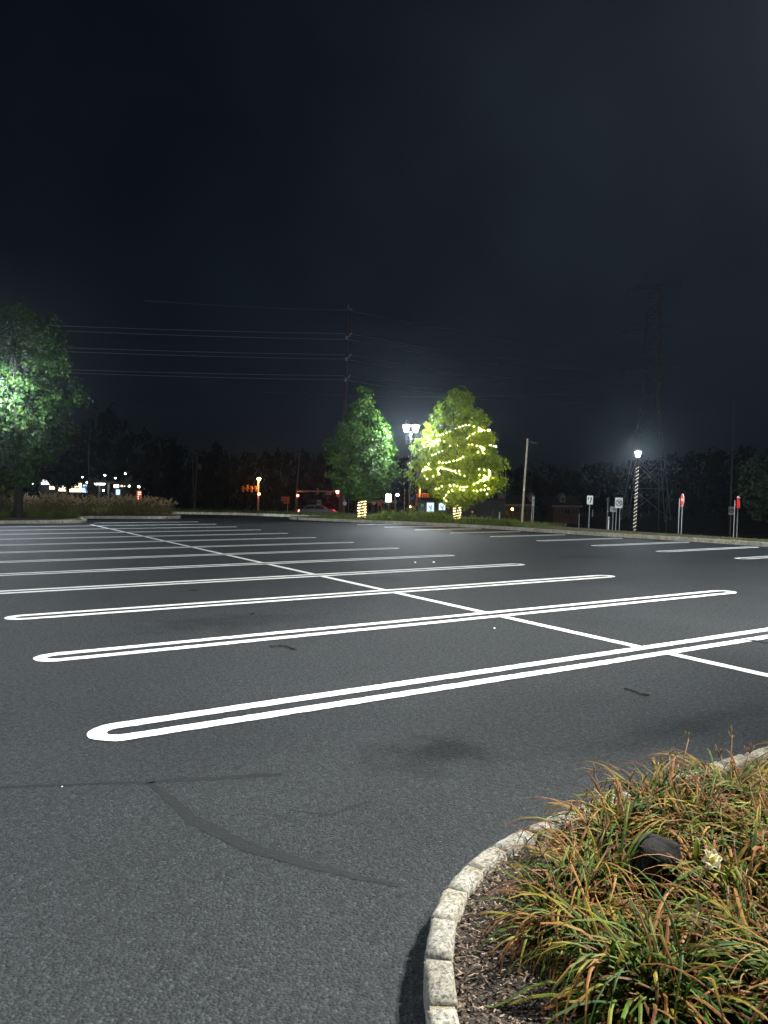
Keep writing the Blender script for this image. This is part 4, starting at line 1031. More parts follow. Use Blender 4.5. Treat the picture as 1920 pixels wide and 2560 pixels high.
# ------------------------------------------------------------------ traffic signals and street lamps
def signal_head(t, x, z, w, h, mbody, lit=None, y=-.3, visor=True):
    b = MB(); b.box((x, y, z), (w, .22, h)); hd = b.build('signal_head', mbody, t)
    for k in range(3):
        zz = z+h*(.32-.32*k); v = MB(); m = lit if (lit and k == 0) else None
        v.lathe([(w*.36, 0), (w*.36, .05), (w*.30, .08)], 10); o = v.build('lens', m or M['ink'], hd); o.rotation_euler = (PI/2, 0, 0); o.location = (x, y-.11, zz)
        c = MB(); c.lathe([(w*.43, .0), (w*.43, .03)], 10); q = c.build('visor', mbody, hd); q.rotation_euler = (PI/2, 0, 0); q.location = (x, y-.105, zz)
    return hd
D = 130; S = D/F; zb = tz(744, D)
t = thing('traffic_signal', 'traffic signal mast arm with two yellow heads and a street name blade', 'traffic signal', at(742, D, zb)); lx = local(742, D); Z = lambda x, y: zof(x, y, D)-zb
za = Z(744, 1228)
b = MB(); b.tube([(0, 0, -.3), (0, 0, za+.3)], [.16, .13], 10); b.build('pole', M['darkgrey'], t)
b = MB(); b.tube([(.05, 0, za), (lx(790), 0, za+.03), (lx(838), 0, za+.05)], [.15, .10, .06], 8); b.build('mast_arm', M['cream'], t)
signal_head(t, lx(794), Z(794, 1228.5), .30, 1.0, M['sigyellow']); signal_head(t, lx(835.5), Z(835, 1226.5), .26, .95, M['sigyellow'])
b = MB(); b.tube([(lx(834), 0, za), (lx(834), 0, za+1.0)], .04, 6); b.ball((lx(834), 0, za+1.05), .08); b.build('camera_mast', M['darkgrey'], t)
b = MB(); b.box((lx(821.5), -.1, Z(821, 1234)), (14.5*S, .04, 6*S)); pn = b.build('street_name_blade', M['greyw'], t)
b = MB()
for k in range(5): b.box((lx(816+2.4*k), -.127, Z(821, 1234)), (.10, .008, .2))
b.build('lettering', M['ink'], pn)
b = MB(); b.ball((lx(744.5), -.25, Z(744, 1239)), .19); q = b.build('pedestrian_light', M['redsmall'], t)
# bright red signal beyond the end of the arm
def far_red(label, px, y, D, r, m):
    zb = tz(px, D); t = thing('traffic_signal', label, 'traffic signal', at(px, D, zb)); z = zof(px, y, D)-zb
    b = MB(); b.tube([(.25, .2, -.3), (.25, .2, z+.6)], .07, 8); b.build('pole', M['darkgrey'], t)
    b = MB(); b.box((0, .05, z-.3), (.34, .24, 1.05)); hd = b.build('signal_head', M['darkgrey'], t); b = MB(); b.lathe([(r, 0), (r, .03), (r*.5, .07)], 12); o = b.build('lens', m, hd); o.rotation_euler = (PI/2, 0, 0); o.location = (0, -.08, z)
far_red('glowing red traffic signal at the tip of the mast arm', 843.5, 1229.5, 122, .25, M['redlight'])
far_red('small red signal half behind the lower leaves of the dark shade tree', 868, 1222.5, 150, .17, M['redsmall'])
far_red('small red signal low behind the green shop sign', 1024.5, 1267, 120, .15, M['dimorange'])
# sodium street lamps lighting signal heads
def sodium_mast(label, px, ylamp, ybase, D, arm_to, yarm, nheads, extra=()):
    zb = tz(px, D); t = thing('street_lamp', label, 'street lamp', at(px, D, zb)); lx = local(px, D); Z = lambda x, y: zof(x, y, D)-zb
    b = MB(); b.tube([(0, 0, -.3), (0, 0, Z(px, ylamp+6)), (.12, -.2, Z(px, ylamp+3))], [.17, .13, .09], 10); b.build('pole', M['cream'], t)
    b = MB(); b.lathe([(.02, .28), (.30, .18), (.34, .06), (.28, .0)], 12, (.25, -.9, Z(px, ylamp)+.02)); b.tube([(.12, -.2, Z(px, ylamp+3)), (.25, -.9, Z(px, ylamp)+.2)], .05, 6); b.build('lamp_hood', M['darkgrey'], t)
    b = MB(); b.lathe([(.10, -.34), (.27, -.20), (.30, -.02), (.25, .0)], 12, (.25, -.9, Z(px, ylamp))); b.build('lamp_bowl', M['sodium'], t)
    if arm_to:
        b = MB(); b.tube([(0, 0, Z(px, yarm)), (lx(arm_to), -.1, Z(px, yarm-1))], [.10, .06], 8); b.build('mast_arm', M['cream'], t)
        for k in range(nheads):
            u = (k+.6)/nheads; signal_head(t, lx(arm_to)*u, Z(px, yarm)+random.uniform(-.1, .1), .34, 1.0, M['orange'])
    return t, lx, Z
t, lx, Z = sodium_mast('orange street lamp over a signal arm, alone in front of the dark trees', 645.5, 1195.5, 1230, 135, 604, 1222, 4)
b = MB(); b.ball((.2, -.4, Z(647, 1235)), .22); b.build('pedestrian_light', M['redsmall'], t)
t, lx, Z = sodium_mast('orange street lamp and signal arm just left of the string-lit tree', 1049, 1204.5, 1262, 120, 1074, 1242, 4)
signal_head(t, lx(1043), Z(1043, 1243), .34, 1.0, M['orange']); signal_head(t, lx(1040.5), Z(1040, 1257), .3, .9, M['orange'])
# white lot lamp and lit sign box
D = 125; zb = tz(994, D); t = thing('street_lamp', 'small bright white lamp right of the white lit sign', 'street lamp', at(992, D, zb)); z = zof(994, 1237, D)-zb
b = MB(); b.tube([(-.3, 0, -.3), (-.3, 0, z), (0, -.1, z+.25)], .06, 8); b.build('pole', M['darkgrey'], t); b = MB(); b.ball((.1, -.15, z), .20); b.build('lamp_bowl', M['whitelamp'], t)
D = 118; S = D/F; zb = tz(971, D); t = thing('sign', 'white lit sign box with a rounded top under the dark shade tree', 'sign', at(971, D, zb)); z = zof(971, 1244, D)-zb; w, h = 14*S, 21*S
b = MB(); b.tube([(0, .1, -.3), (0, .1, z-h/2)], .10, 8); b.build('post', M['darkgrey'], t)
pl = [(-w/2, z-h/2), (w/2, z-h/2), (w/2, z+h*.28)]+[(w/2*math.cos(a), z+h*.28+h*.22*math.sin(a)) for a in (PI*.2, PI*.4, PI*.6, PI*.8)]+[(-w/2, z+h*.28)]
b = MB(); b.plate(pl, -.1, .2); b.build('lit_face', M['signbox'], t)
# road-work and road signs
D = 95; S = D/F; zb = tz(713, D); t = thing('road_sign', 'orange three-panel notice board on a post, left of the signal mast', 'sign', at(713, D, zb)); lx = local(713, D); Z = lambda y: zof(713, y, D)-zb
b = MB(); b.tube([(lx(719), .05, -.3), (lx(719), .05, Z(1243))], .05, 8); b.build('post', M['cream'], t)
for y, x, w, h in ((1244.5, 713.5, 21, 5.5), (1250.5, 713.5, 21, 5), (1256.5, 715.5, 15, 5)):
    b = MB(); b.plate(rect(w*S, h*S, Z(y), .03), -.03, 0); o = b.build('panel', M['orange'], t); o.location.x = lx(x)
    s = MB(); [s.box((-.36*w*S+.18*w*S*k, -.038, Z(y)), (.09*w*S, .01, .30*h*S)) for k in range(5)]; s.build('lettering', M['red'], o)
D = 100; S = D/F; zb = tz(798, D); t = thing('road_sign', 'white rectangular route sign below the signal mast arm', 'sign', at(798, D, zb)); Z = lambda y: zof(798, y, D)-zb
b = MB(); b.tube([(0, .05, -.3), (0, .05, Z(1250))], .04, 8); b.build('post', M['darkgrey'], t); b = MB(); b.plate(rect(11*S, 13*S, Z(1256), .04), -.03, 0); pn = b.build('panel', M['greyw'], t)
s = MB(); s.box((-.12, -.038, Z(1256)), (.12, .01, .30)); s.box((.12, -.038, Z(1257)), (.10, .01, .26)); s.build('lettering', M['ink'], pn)
t = thing('road_sign', 'pale shield-shaped route sign left of the light-wrapped trunk', 'sign', at(862, D, tz(862, D))); zb = tz(862, D); z = zof(862, 1259, D)-zb; w = 10*S
b = MB(); b.tube([(0, .05, -.3), (0, .05, z+.5)], .04, 8); b.build('post', M['darkgrey'], t)
b = MB(); b.plate([(-w*.30, z-.45*w), (w*.30, z-.45*w), (w*.5, z+.25*w), (w*.2, z+.45*w), (-w*.2, z+.45*w), (-w*.5, z+.25*w)], -.03, 0); b.build('panel', M['white'], t)
b = MB(); b.plate(rect(.6*w, .35*w, z+.72*w, .02), -.03, 0); b.build('direction_plate', M['greyw'], t)
D = 92; S = D/F; zb = tz(935, D); t = thing('road_sign', 'orange diamond warning sign under the dark shade tree', 'sign', at(935, D, zb)); z = zof(935, 1258, D)-zb; w = 5.2*S
b = MB(); b.tube([(0, .05, -.3), (0, .05, z)], .035, 8); b.build('post', M['darkgrey'], t); b = MB(); b.plate([(0, z-w), (w, z), (0, z+w), (-w, z)], -.03, 0); pn = b.build('panel', M['yellow'], t)
s = MB(); s.box((0, -.036, z), (.05, .006, w*.8)); s.build('symbol', M['ink'], pn)
D = 96; S = D/F; zb = tz(953, D); t = thing('road_marker', 'orange marker with a small lamp, right of the diamond sign', 'road marker', at(953.5, D, zb)); z = zof(953, 1252, D)-zb
b = MB(); b.tube([(0, 0, -.3), (0, 0, z)], .07, 8); b.build('post', M['orange'], t); b = MB(); b.box((-.25, 0, z-.45), (.5, .05, .35)); b.build('panel', M['orange'], t); b = MB(); b.ball((0, -.05, z+.08), .10); b.build('warning_light', M['cream'], t)
D = 90; S = D/F; zb = tz(1011, D); t = thing('striped_post', 'white post with red upper bands left of the twin lantern pole', 'post', at(1011, D, zb)); z0_, z1_ = zof(1011, 1280, D)-zb, zof(1011, 1222, D)-zb
b = MB(); b.tube([(0, 0, -.3), (0, 0, z1_)], .05, 8); b.build('shaft', M['greyw'], t); b = MB()
for k in range(3): b.lathe([(.062, 0), (.062, .32)], 8, (0, 0, z1_-1.0-.55*k))
b.build('red_bands', M['red'], t)
D = 85; S = D/F; zb = tz(1033, D); t = thing('sign', 'small pinkish white notice beside the green shop sign', 'sign', at(1033.5, D, zb)); z = zof(1033, 1270, D)-zb
b = MB(); b.tube([(0, .05, -.3), (0, .05, z)], .04, 8); b.build('post', M['darkgrey'], t); b = MB(); b.plate(rect(11*S, 8*S, z, .03), -.03, 0); pn = b.build('panel', M['cream'], t)
s = MB(); [s.box((-.17+.17*k, -.037, z), (.07, .006, .2)) for k in range(3)]; s.build('lettering', M['red'], pn)
D = 66; S = D/F; zb = tz(1056, D); t = thing('sign', 'dark green shop sign with a round cream emblem and pale lines', 'sign', at(1056, D, zb)); z = zof(1056, 1269, D)-zb; w, h = 22*S, 24*S
b = MB(); [b.tube([(sx*w*.42, .04, -.3), (sx*w*.42, .04, z+h*.5)], .05, 8) for sx in (-1, 1)]; b.build('posts', M['darkgrey'], t)
b = MB(); b.plate(rect(w, h, z, .05), -.03, .0); pn = b.build('panel', M['green'], t)
e = MB(); ring_plate(e, .06, .13, z+h*.25, -.037, -.0325, 20); e.build('emblem', M['cream'], pn)
s = MB(); [s.box((0, -.036, z-.02*h-.13*h*k), (w*(.62-.1*(k % 2)), .006, .018)) for k in range(4)]; s.build('lettering', M['cream'], pn)
D = 84; S = D/F; zb = tz(1306, D); t = thing('road_sign', 'small red and white triangular give way sign right of the trunk', 'sign', at(1181, D, tz(1181, D))); zb = tz(1181, D); z = zof(1181, 1281, D)-zb
b = MB(); b.tube([(0, .05, -.3), (0, .05, z)], .03, 8); b.build('post', M['darkgrey'], t); b = MB(); b.plate([(-.22, z+.18), (0, z-.2), (.22, z+.18)], -.03, 0); pn = b.build('panel', M['red'], t); b = MB(); b.plate([(-.10, z+.11), (0, z-.06), (.10, z+.11)], -.037, -.0325); b.build('white_centre', M['white'], pn)

# ------------------------------------------------------------------ buildings
def building(name, label, px, D, x0, x1, ytop, m, depth=8, ybase=None, cat='building'):
    zb = tz(px, D); t = thing(name, label, cat, at(px, D, zb)); lx = local(px, D); Z = lambda y: zof(px, y, D)-zb
    b = MB(); w = lx(x1)-lx(x0); b.box(((lx(x0)+lx(x1))/2, depth/2, Z(ytop)/2-.25), (w, depth, Z(ytop)+.5)); b.build('wall', m, t)
    return t, lx, Z
def window(t, lx, Z, x0, x1, y0, y1, m, frame=True, mull=0, yo=0.0):
    b = MB(); w = lx(x1)-lx(x0); h = Z(y0)-Z(y1); cx, cz = (lx(x0)+lx(x1))/2, (Z(y0)+Z(y1))/2
    b.box((cx, yo-.03, cz), (w, .05, h)); p = b.build('window', m, t)
    f = MB()
    for sx in (-1, 1): f.box((cx+sx*(w/2+.05), yo-.045, cz), (.1, .09, h+.2))
    for sz in (-1, 1): f.box((cx, yo-.045, cz+sz*(h/2+.05)), (w-.004, .088, .1))
    for k in range(mull): f.box((cx-w/2+w*(k+1)/(mull+1), yo-.066, cz), (.06, .03, h-.002))
    f.build('frame', M['darkgrey'], p); return p
# dark building with two cold lit windows behind the string-lit tree
t, lx, Z = building('shop_building', 'dark flat-roofed building with two cold lit windows behind the string-lit tree', 1090, 92, 1052, 1262, 1249, M['wallDark'], 7)
b = MB(); b.box((lx(1157), 3.3, Z(1247.5)), (lx(1264)-lx(1050), 7.6, .2)); b.build('roof', M['roofing'], t)
for x0, x1, y0, y1 in ((1067, 1084.5, 1257, 1280), (1097, 1113, 1257, 1275)):
    p = window(t, lx, Z, x0, x1, y0, y1, M['coldwin'])
    s = MB(); cx = lx((x0+x1)/2)
    bar(s, (cx-.2, Z(y0)-.35), (cx+.15, Z(y0)-.75), .09, -.075, -.06); bar(s, (cx+.15, Z(y0)-.3), (cx+.05, Z(y1)+.2), .08, -.075, -.06); s.build('poster', M['ink'], p)
# low pale fence/eave beyond the lit sign
D = 128; zb = tz(945, D); t = thing('guard_rail', 'long pale guard rail behind the diamond warning sign', 'guard rail', at(945, D, zb)); lx = local(945, D); Z = lambda y: zof(945, y, D)-zb
b = MB(); [b.box((0, 0, Z(y)), (lx(992)-lx(898), .06, .12)) for y in (1252.5, 1256.5)]; b.build('rail', M['siding'], t)
for px in (900, 915, 930, 945, 960, 975, 990):
    b = MB(); b.box((lx(px), .08, Z(1250)/2-.1), (.10, .08, Z(1250)+.2)); b.build('post', M['darkgrey'], t)
# dormered houses at right
def house(label, px, D, x0, x1, ye, yr, dorm, m, porch):
    t, lx, Z = building('house', label, px, D, x0, x1, ye+3, m, 7, cat='house')
    r = MB(); xa, xb = lx(x0)-.4, lx(x1)+.4; ze, zr = Z(ye), Z(yr)
    r.add([(xa, -.5, ze), (xb, -.5, ze), (xb, 3.5, zr), (xa, 3.5, zr), (xa, 7.5, ze), (xb, 7.5, ze), (xa, -.5, ze-.15), (xb, -.5, ze-.15), (xa, 7.5, ze-.15), (xb, 7.5, ze-.15)],
          [(0, 1, 2, 3), (3, 2, 5, 4), (0, 6, 7, 1), (4, 5, 9, 8), (6, 8, 9, 7), (0, 3, 4, 8, 6), (1, 7, 9, 5, 2)]); rf = r.build('roof', M['roofing'], t)
    b = MB(); b.box(((xa+xb)/2, -.58, ze-.04), (xb-xa, .14, .30)); b.build('eave', M['siding'], t)
    for (dx0, dx1, dy0, dy1) in dorm:
        d = MB(); cx = (lx(dx0)+lx(dx1))/2; w = lx(dx1)-lx(dx0); zt2 = Z(dy0); zl = Z(dy1); zm = zl+(zt2-zl)*.62
        d.add([(cx-w*.4, .6, zl), (cx+w*.4, .6, zl), (cx+w*.4, .6, zm), (cx, .6, zt2-.1), (cx-w*.4, .6, zm), (cx-w*.4, 3.4, zl), (cx+w*.4, 3.4, zl), (cx+w*.4, 3.4, zm), (cx, 3.4, zt2-.1), (cx-w*.4, 3.4, zm)],
              [(0, 1, 2, 3, 4), (5, 9, 8, 7, 6), (0, 5, 6, 1), (1, 6, 7, 2), (0, 4, 9, 5), (2, 7, 8, 3), (3, 8, 9, 4)]); dm = d.build('dormer', M['siding'], t)
        g = MB()
        for sg in (-1, 1): g.add([(cx, .35, zt2), (cx+sg*w*.55, .35, zm-.08), (cx+sg*w*.55, 3.6, zm-.08), (cx, 3.6, zt2), (cx, .35, zt2+.12), (cx+sg*w*.55, .35, zm+.04), (cx+sg*w*.55, 3.6, zm+.04), (cx, 3.6, zt2+.12)], [(0, 1, 2, 3), (4, 7, 6, 5), (0, 4, 5, 1), (1, 5, 6, 2), (2, 6, 7, 3), (3, 7, 4, 0)])
        g.build('dormer_roof', M['darkgrey'], dm)
        q = MB(); q.box((cx, .575, zl+(zm-zl)*.5), (w*.34, .04, (zm-zl)*.6)); q.build('pane', M['glass'], dm)
    for (a, c) in porch: window(t, lx, Z, a, c, ye+8, ye+19, M['glass'], mull=1)
    return t
house('brick dormered house behind the arrow sign, nearly dark', 1416, 140, 1384, 1449, 1265, 1240, [(1400.5, 1416.5, 1234, 1256)], M['brick'], [(1394, 1399), (1412, 1425), (1431, 1437)])
house('dormered house behind the leaning wooden pole, lit by an orange garden lamp', 1296, 138, 1264, 1327, 1262, 1238, [(1324, 1339, 1232, 1254), (1250, 1262, 1232, 1254)], M['brick'], [(1290, 1298), (1308, 1316)])
D = 112; zb = tz(1281, D); t = thing('garden_lamp', 'low orange lamp glowing in the bushes before the left-hand house', 'lamp', at(1281, D, zb)); z = zof(1281, 1273, D)-zb
b = MB(); b.tube([(0, 0, -.2), (0, 0, z-.1)], .04, 8); b.build('post', M['darkgrey'], t); b = MB(); b.ball((0, 0, z), .17); b.build('globe', M['dimorange'], t)
for px, D, lab, r in ((1268, 113.5, 'orange-lit bush left of the low garden lamp', 1.1), (1290, 114, 'orange-lit bush right of the low garden lamp', 1.1), (1284, 109.5, 'dark bush in front of the low garden lamp', .9)):
    t = thing('bush', lab, 'bush', at(px, D, tz(px, D)))
    crown_mesh('crown', [(.1, .5*r), (.7*r, 1.1*r), (1.5*r, 1.0*r), (2.2*r if D > 110 else 1.2*r, .3*r)], 700, .28, ((.05, .07, .02), (.08, .10, .02), (.1, .09, .03)), M['leaf'], t, 40, .45, inner=.3)
    b = MB(); [b.tube([(0, 0, -.1), (.5*math.cos(k), .5*math.sin(k), 1.1)], [.04, .01], 5) for k in range(5)]; b.build('stems', M['bark'], t)

# lit shops at far left
D = 148; t, lx, Z = building('shop_building', 'long shop front with warm and white lit windows, at far left', 165, D, 96, 224, 1200, M['wallDark'], 9)
b = MB(); b.box((lx(160), 4, Z(1198.5)), (lx(226)-lx(94), 9.6, .25)); b.build('roof', M['roofing'], t)
for x0, x1, y0, y1, m, mu in ((108, 121, 1199, 1204.5, 'whitewin', 0), (104, 125, 1206.5, 1211.5, 'whitewin', 1), (124, 129, 1213, 1224, 'warmwin', 0), (131.5, 136.5, 1213, 1224, 'warmwin', 0), (146, 162, 1207, 1217, 'whitewin', 1), (147, 165, 1218.5, 1228, 'warmwin', 2), (176, 204, 1207.5, 1218, 'warmwin', 3), (174, 204, 1220, 1233, 'warmwin', 4), (207.5, 217.5, 1211, 1215.5, 'coldwin', 0), (205.5, 219, 1219, 1230.5, 'bluewin', 0)):
    window(t, lx, Z, x0, x1, y0, y1, M[m], mull=mu)
b = MB(); b.box((lx(136), -.5, Z(1206)), (.5, .5, .4)); b.build('wall_lamp', M['whitelamp'], t)
b = MB(); b.box((lx(190), -.25, Z(1233)), (lx(205)-lx(172), .4, .5)); b.build('planter', M['brick'], t)
D = 142; zb = tz(250, D); t = thing('fuel_canopy', 'flat canopy with bright white downlights, right of the shop front', 'canopy', at(250, D, zb)); lx = local(250, D); Z = lambda y: zof(250, y, D)-zb
b = MB(); b.box((0, 2, Z(1204.5)), (lx(268)-lx(232), 5, .5)); b.build('roof', M['wallDark'], t)
for sx in (-1, 1):
    b = MB(); b.box((sx*lx(264)*.8, 2, Z(1206)/2), (.25, .25, Z(1206.6))); b.build('column', M['darkgrey'], t)
for x in (241, 248, 256):
    b = MB(); b.lathe([(.34, 0), (.5, .25), (.5, .30)], 10, (lx(x), .2, Z(1206.5)-.42)); b.build('downlight', M['whitewin'], t)
D = 146; t, lx, Z = building('shop_building', 'small kiosk with blue-white lit windows beside the red lit sign', 300, D, 283, 326, 1204, M['wallDark'], 6)
b = MB(); b.box((lx(304.5), 2.7, Z(1203)), (lx(328)-lx(281), 6.6, .22)); b.build('roof', M['roofing'], t)
for x0, x1, y0, y1, m in ((285, 297, 1212, 1219, 'whitewin'), (290, 300, 1224, 1237, 'bluewin'), (302, 307, 1213, 1217, 'warmwin'), (310, 313.5, 1214, 1217, 'warmwin')): window(t, lx, Z, x0, x1, y0, y1, M[m])
D = 120; zb = tz(348, D); t = thing('sign', 'tall red lit pylon sign with pale rows, at the right end of the shops', 'sign', at(348, D, zb)); lx = local(348, D); Z = lambda y: zof(348, y, D)-zb
b = MB(); b.box((0, .15, Z(1249)/2-.2), (.3, .2, Z(1249)+.4)); b.build('post', M['darkgrey'], t)
b = MB(); b.box((0, 0, (Z(1227)+Z(1250))/2), (11*D/F, .25, Z(1227)-Z(1250))); pn = b.build('panel', M['redbox'], t)
s = MB(); [s.box((.05, -.13, Z(1231+5*k)), (.42, .01, .12)) for k in range(4)]; s.build('lettering', M['warmwin'], pn)
b = MB(); b.ball((-.05, -.1, Z(1217)), .14); b.build('top_lamp', M['whitelamp'], t); b = MB(); b.tube([(0, 0, Z(1227)), (-.05, 0, Z(1217))], .03, 6); b.build('lamp_bracket', M['darkgrey'], t)
# small pole lamps among the shops
for px, y, D, lab in ((80, 1209, 140, 'small white lamp at the left end of the lit shops'), (217, 1206, 139, 'small white lamp above the blue-white shop window'), (206, 1193, 150, 'tiny white lamp above the warm shop windows'), (224, 1224, 138, 'small white lamp low at the right end of the shop front'), (288, 1195, 150, 'tiny white lamp above the small kiosk'), (323, 1215, 139, 'small white lamp between the kiosk and the red lit sign'), (258, 1226, 139, 'tiny white lamp low under the flat canopy'),
                     (262, 1188, 141, 'small white lamp in the leaves above the flat canopy'), (313, 1184, 141, 'small white lamp in the leaves above the kiosk')):
    zb = tz(px, D); t = thing('lamp_post', lab, 'lamp post', at(px, D, zb)); z = zof(px, y, D)-zb
    b = MB(); b.tube([(0, 0, -.3), (0, .1, z)], .05, 6); b.build('pole', M['black'], t); b = MB(); b.ball((0, 0, z), .12); b.build('globe', M['whitelamp'], t)
for px, ty, hw, D, lab in ((231, 1172, 14, 137, 'small leafy tree lit by the shops, left of the flat canopy'), (256, 1174, 17, 146, 'small leafy tree lit from below behind the flat canopy'), (322, 1176, 18, 144, 'small leafy tree lit by the kiosk windows')):
    zb = tz(px, D); h = zof(px, ty, D)-zb; w = hw*D/F
    tree('small_tree', lab, px, D, zb, [(1.6, w*.4), (3, w*.9), (5, w), (h*.85, w*.7), (h, w*.1)], 750, .36, clumps=45, spread=.6, r=.1, limbs=8, cols=((.05, .07, .03), (.08, .10, .035), (.12, .12, .05)))
for px, D, lab in ((172, 120, 'dark forked trunk in front of the warm shop windows'), (142, 118, 'dark slim tree in front of the left shop windows')):
    zb = tz(px, D); h = 9.0
    tree('small_tree', lab, px, D, zb, [(4.6, 1.4), (6, 2.6), (8, 2.4), (9.2, .4)], 1200, .4, clumps=60, spread=.7, r=.16, limbs=10, cols=((.015, .02, .01), (.02, .028, .012), (.02, .02, .01)), m=M['darkleaf'], bark=M['farbark'])

# ------------------------------------------------------------------ car passing on the road
D = 86; px = 796; zb = tz(px, D); t = thing('car', 'pale car with a red tail light passing beyond the far kerb', 'car', at(px, D, zb)); S = D/F
prof = [(-2.1, .35), (-2.15, .75), (-2.05, 1.0), (-1.75, 1.08), (-1.15, 1.52), (.35, 1.54), (1.05, 1.10), (1.9, .95), (2.15, .70), (2.15, .35)]
b = MB(); b.plate(prof, -.86, .86); bd = b.build('body', M['car'], t)
md = bd.modifiers.new('edge_round', 'BEVEL'); md.width = .06; md.segments = 2
for sy in (-1, 1):
    b = MB(); b.plate([(-1.55, 1.10), (-1.08, 1.44), (-.38, 1.46), (-.38, 1.10)], sy*.862, sy*.875); b.build('window', M['glass'], t)
    b = MB(); b.plate([(-.30, 1.10), (-.30, 1.46), (.30, 1.46), (.88, 1.10)], sy*.862, sy*.875); b.build('window', M['glass'], t)
    for wx in (-1.35, 1.35):
        b = MB(); b.lathe([(.20, -.1), (.33, -.1), (.33, .1), (.20, .1)], 18); w_ = b.build('wheel', M['tyre'], t); w_.rotation_euler = (PI/2, 0, 0); w_.location = (wx, sy*.80, .33)
        b = MB(); b.lathe([(.02, -.105), (.2, -.11), (.2, .11), (.02, .105)], 12); b.build('rim', M['post'], w_)
    b = MB(); b.box((-2.13, sy*.62, .86), (.10, .30, .22)); b.build('tail_light', M['redsmall'], t)
    b = MB(); b.box((2.12, sy*.6, .72), (.10, .34, .16)); b.build('headlight', M['white'], t)

# ------------------------------------------------------------------ litter on the asphalt
def tar_strip(label, pts, w):
    b = MB(); P = [Vector((*p, 0)) for p in pts]; top, bot = [], []
    n = 26
    for k in range(n+1):
        u = k/n*(len(P)-1); i = min(int(u), len(P)-2); p = P[i].lerp(P[i+1], u-i); d = (P[i+1]-P[i]).normalized(); nn = Vector((-d.y, d.x, 0))
        ww = w*(.55+.6*math.sin(PI*k/n)+.35*noise.noise(p*23)); wb = w*(.45+.5*math.sin(PI*k/n)+.4*noise.noise(p*31+Vector((3, 1, 0))))
        z = .012+.012*abs(noise.noise(p*14))
        for q, zz in ((p+nn*ww, .0045), (p+nn*ww*.5, z), (p-nn*wb*.5, z), (p-nn*wb, .0045)): b.v.append((q.x, q.y, zz)); b.c.append((1, 1, 1))
    for k in range(n):
        for j in range(3): b.f.append((4*k+j, 4*k+j+1, 4*k+5+j, 4*k+4+j))
    o = b.build('rubber_scrap', M['rubber'], recalc=False); return tag(o, label, 'litter')
g = lambda x, y: tuple(ground_pt(x*1.1573, y*1.1573)[:2])
tar_strip('ragged black rubber scrap lying below the second long double line', [g(585, 1398), g(602, 1395), g(622, 1396), g(638, 1404)], .045)
tar_strip('wavy black rubber scrap near the right side, above the flower bed', [g(1348, 1489), g(1368, 1492), g(1382, 1499), g(1402, 1504)], .022)
tar_strip('black scrap at the right edge under the nearest double line', [g(1608, 1384), g(1632, 1385), g(1650, 1389), g(1675, 1391)], .024)
tar_strip('small dark scrap between the third and fourth double lines', [g(411, 1276), g(418, 1275), g(426, 1276)], .07)
tar_strip('tiny dark scrap between the second and third double lines', [g(540, 1327), g(545, 1326.5), g(549, 1327)], .04)
def pebble(label, x, y, r):
    p = ground_pt(x*1.1573, y*1.1573); b = MB(); b.ball((0, 0, 0), r, 7, 5, .6); o = b.build('pebble', M['white']); o.location = (p.x, p.y, r*.5); tag(o, label, 'pebble')
pebble('white pebble on the asphalt just below the centre line crossing', 1068, 1358, .013)
pebble('white litter speck left of the pair beyond the fourth line tip', 897, 1216, .028)
pebble('white litter speck at right of the pair beyond the fourth line tip', 937, 1215.5, .03)
pebble('small white pebble by the thin sealed crack at left', 134, 1700, .005)
pebble('tiny white pebble above the ragged rubber scrap', 600, 1381, .014)

# ------------------------------------------------------------------ haze
HAZE = True
if HAZE:
    m, nt, out = newmat('night_haze'); v = nd(nt, 'ShaderNodeVolumePrincipled'); v.inputs['Color'].default_value = (.72, .85, 1, 1); v.inputs['Density'].default_value = .00028; v.inputs['Anisotropy'].default_value = .88
    nt.links.new(v.outputs[0], out.inputs['Volume'])
    b = MB(); b.box((0, 0, 0), (900, 620, 62)); hz_o = b.build('haze', m); c = FW*230; hz_o.location = (c.x, c.y, -6+31); hz_o.rotation_euler = (0, 0, YAW)
    tag(hz_o, kind='stuff')

# ------------------------------------------------------------------ sky, moonlight
w = bpy.data.worlds.new('World'); scn.world = w; w.use_nodes = True; nt = w.node_tree; nt.nodes.clear(); L = nt.links.new
out = nt.nodes.new('ShaderNodeOutputWorld'); bg = nt.nodes.new('ShaderNodeBackground')
SUN_AZ, SUN_EL = math.radians(200), math.radians(38)
sky = nd(nt, 'ShaderNodeTexSky', sky_type='NISHITA', sun_disc=False, sun_elevation=SUN_EL, sun_rotation=SUN_AZ)
tc = nd(nt, 'ShaderNodeTexCoord'); gen = tc.outputs['Generated']
cl = nd(nt, 'ShaderNodeTexNoise'); cl.inputs['Scale'].default_value = 3.2; cl.inputs['Detail'].default_value = 5; cl.inputs['Roughness'].default_value = .55; L(gen, cl.inputs['Vector'])
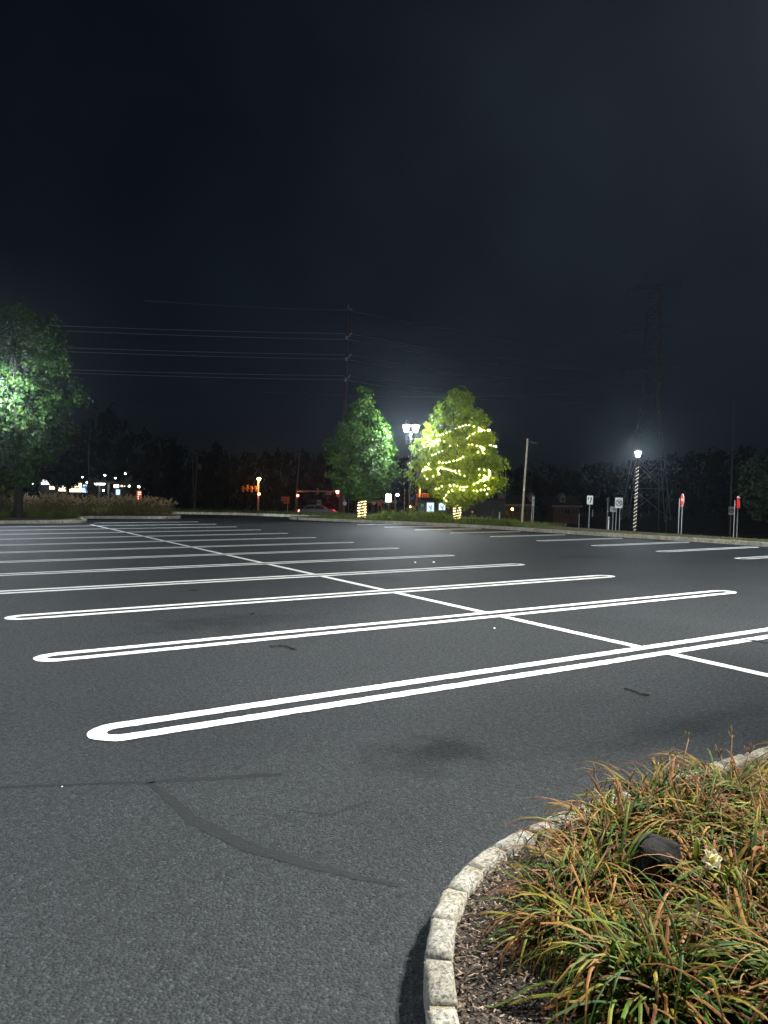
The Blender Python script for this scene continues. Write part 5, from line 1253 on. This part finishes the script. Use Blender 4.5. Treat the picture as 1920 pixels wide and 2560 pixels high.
# overcast deck lit by the town: brighter towards one side
dp = nd(nt, 'ShaderNodeVectorMath', operation='DOT_PRODUCT'); L(gen, dp.inputs[0])
gd = (LR*.36+FW+Vector((0, 0, .56))).normalized(); dp.inputs[1].default_value = tuple(gd)
glow = ramp(nt, dp.outputs['Value'], [(.66, (.0008, .0019, .0038)), (.88, (.0032, .0053, .0090)), (1.0, (.0086, .0122, .0180))])
cf = ramp(nt, cl.outputs['Fac'], [(.32, (.55, .57, .60)), (.68, (1.32, 1.30, 1.27))])
mu = nd(nt, 'ShaderNodeMixRGB', blend_type='MULTIPLY'); mu.inputs[0].default_value = 1; L(glow, mu.inputs[1]); L(cf, mu.inputs[2])
sk = nd(nt, 'ShaderNodeMixRGB', blend_type='ADD'); sk.inputs[0].default_value = 1
dim = nd(nt, 'ShaderNodeMixRGB', blend_type='MULTIPLY'); dim.inputs[0].default_value = 1; L(sky.outputs[0], dim.inputs[1]); dim.inputs[2].default_value = (.0003,)*3+(1,)
L(mu.outputs[0], sk.inputs[1]); L(dim.outputs[0], sk.inputs[2])
L(sk.outputs[0], bg.inputs['Color']); bg.inputs['Strength'].default_value = 1.0; L(bg.outputs[0], out.inputs[0])
sd = bpy.data.lights.new('moonlight', 'SUN'); sd.energy = .06; sd.angle = math.radians(.5); sd.color = (.95, .97, 1)
so = bpy.data.objects.new('moonlight', sd); C.objects.link(so)
sv = Vector((math.sin(SUN_AZ)*math.cos(SUN_EL), math.cos(SUN_AZ)*math.cos(SUN_EL), math.sin(SUN_EL)))
so.rotation_euler = sv.to_track_quat('Z', 'Y').to_euler(); so.location = (0, 0, 40)

# ------------------------------------------------------------------ camera, render
cd = bpy.data.cameras.new('camera'); cam = bpy.data.objects.new('camera', cd); C.objects.link(cam); scn.camera = cam
cd.sensor_fit = 'VERTICAL'; cd.sensor_height = 24; cd.lens = F/2560*24; cd.clip_end = 2000; cd.clip_start = .05
cam.matrix_world = Matrix.Translation((0, 0, H)) @ R.to_4x4()
scn.view_settings.view_transform = 'Standard'; scn.view_settings.look = 'None'; scn.view_settings.exposure = 0; scn.view_settings.gamma = 1
scn.render.engine = 'CYCLES'; cy = scn.cycles
cy.use_denoising = True; cy.max_bounces = 5; cy.diffuse_bounces = 2; cy.glossy_bounces = 2; cy.transmission_bounces = 2; cy.volume_bounces = 0; cy.transparent_max_bounces = 4
cy.caustics_reflective = False; cy.caustics_refractive = False; cy.sample_clamp_indirect = 4; cy.use_light_tree = True
